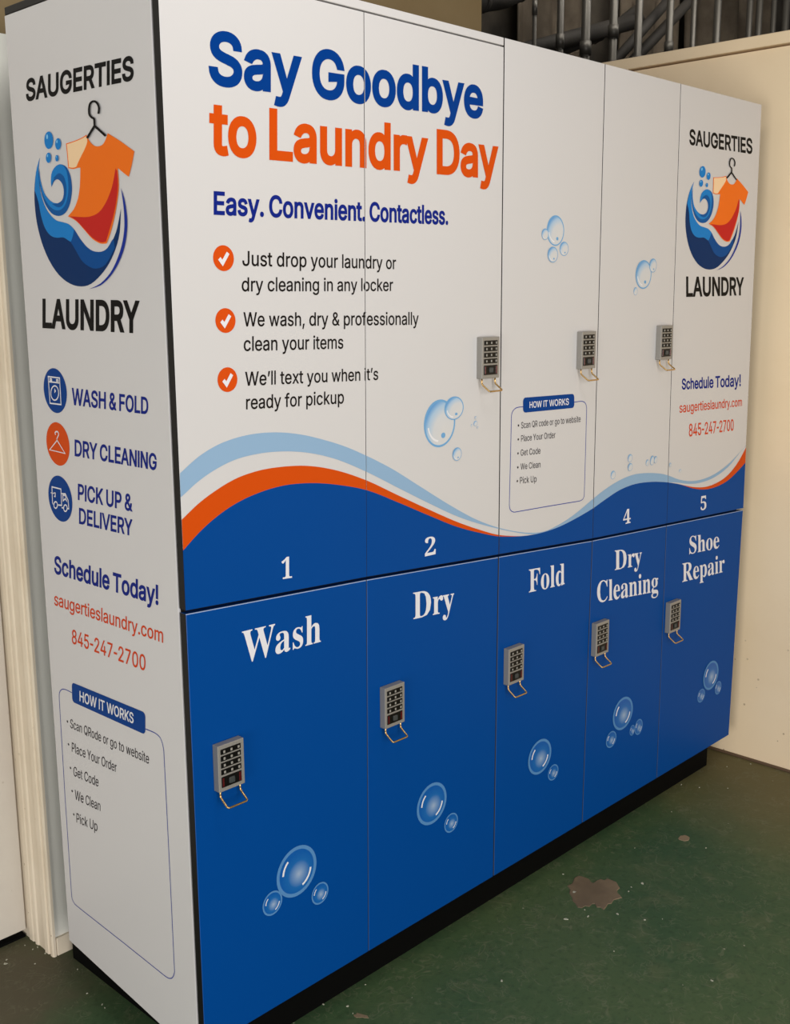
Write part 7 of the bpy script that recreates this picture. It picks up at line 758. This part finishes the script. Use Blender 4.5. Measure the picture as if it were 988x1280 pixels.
on_floor('floor_stain', blob(0, 0, 0.017, 0.016, 0.001, 8.9, 40, 0.25), M_stain, 1.551, -0.146, 'small round brown spot on the green floor near the right wall', 'stain')
on_floor('floor_stain', blob(0, 0, 0.006, 0.017, 0.001, 2.9, 40, 0.5, 0.5), M_stain, 0.375, -0.039, 'narrow pale brown smear at the bottom edge by the black plinth', 'stain')
chips = [
 (1.101, -0.085, 0.0054, 'white flake lying on the left of the ragged brown stain'),
 (1.259, -0.19, 0.0047, 'pale flake to the right of the ragged brown stain'),
 (0.983, -0.142, 0.005, 'pale flake left below the ragged brown stain'),
 (1.031, -0.175, 0.0032, 'small bright flake just below the ragged brown stain'),
 (1.09, -0.222, 0.0036, 'pale flake right below the ragged brown stain'),
 (1.114, -0.285, 0.0023, None),
 (1.2, -0.185, 0.0022, None),
 (1.223, -0.179, 0.0018, None),
 (1.155, -0.012, 0.0022, None),
 (0.679, -0.182, 0.0032, 'white flake near the bottom edge under the second column'),
 (1.004, -0.524, 0.0029, 'white flake alone low in the open floor on the right'),
 (1.877, -0.016, 0.0022, None),
 (2.078, -0.005, 0.0024, 'white flake nearest the corner of lockers and right wall'),
 (2.151, -0.051, 0.0022, None),
 (1.933, -0.083, 0.0019, None),
 (1.859, 0.036, 0.0019, None),
 (1.05, -0.152, 0.0018, None),
 (1.407, -0.075, 0.0014, None),
 (1.672, -0.037, 0.0014, None),
 (0.949, -0.303, 0.0016, None),
 (1.543, -0.219, 0.0022, None),
 (1.147, -0.315, 0.0014, None),
 (-0.061, 0.693, 0.0043, 'white flake on the floor in front of the left door'),
 (-0.052, 0.706, 0.0022, None),
 (0.023, 0.7, 0.0022, None),
 (0.023, 0.663, 0.002, None),
 (0.011, 0.7, 0.0017, None),
 (0.006, 0.729, 0.0017, None),
 (-0.014, 0.643, 0.0017, None),
 (0.013, 0.398, 0.0022, None),
 (0.011, 0.384, 0.0019, None),
 (0.011, 0.457, 0.0019, None),
 (0.043, 0.552, 0.0017, None),
 (0.346, 0.049, 0.0029, 'pale flake just in front of the plinth at the bottom edge'),
 (0.378, 0.005, 0.0029, 'pale flake beside the narrow smear at the bottom edge'),
 (0.369, -0.021, 0.0016, None),
 (0.458, 0.031, 0.0016, None),
 (1.856, 0.035, 0.0019, None),
]
for i, (x, y, r, lb) in enumerate(chips):
    grp = None
    if not lb: lb, grp = 'tiny pale paint flake lying loose on the green floor', 'tiny paint flakes on the green floor'
    on_floor('paint_flake', blob(0, 0, r, r*0.6, 0.0015, 1.3*i, 14, 0.6, i*1.1), M_chip, x, y, lb, 'flake', grp)
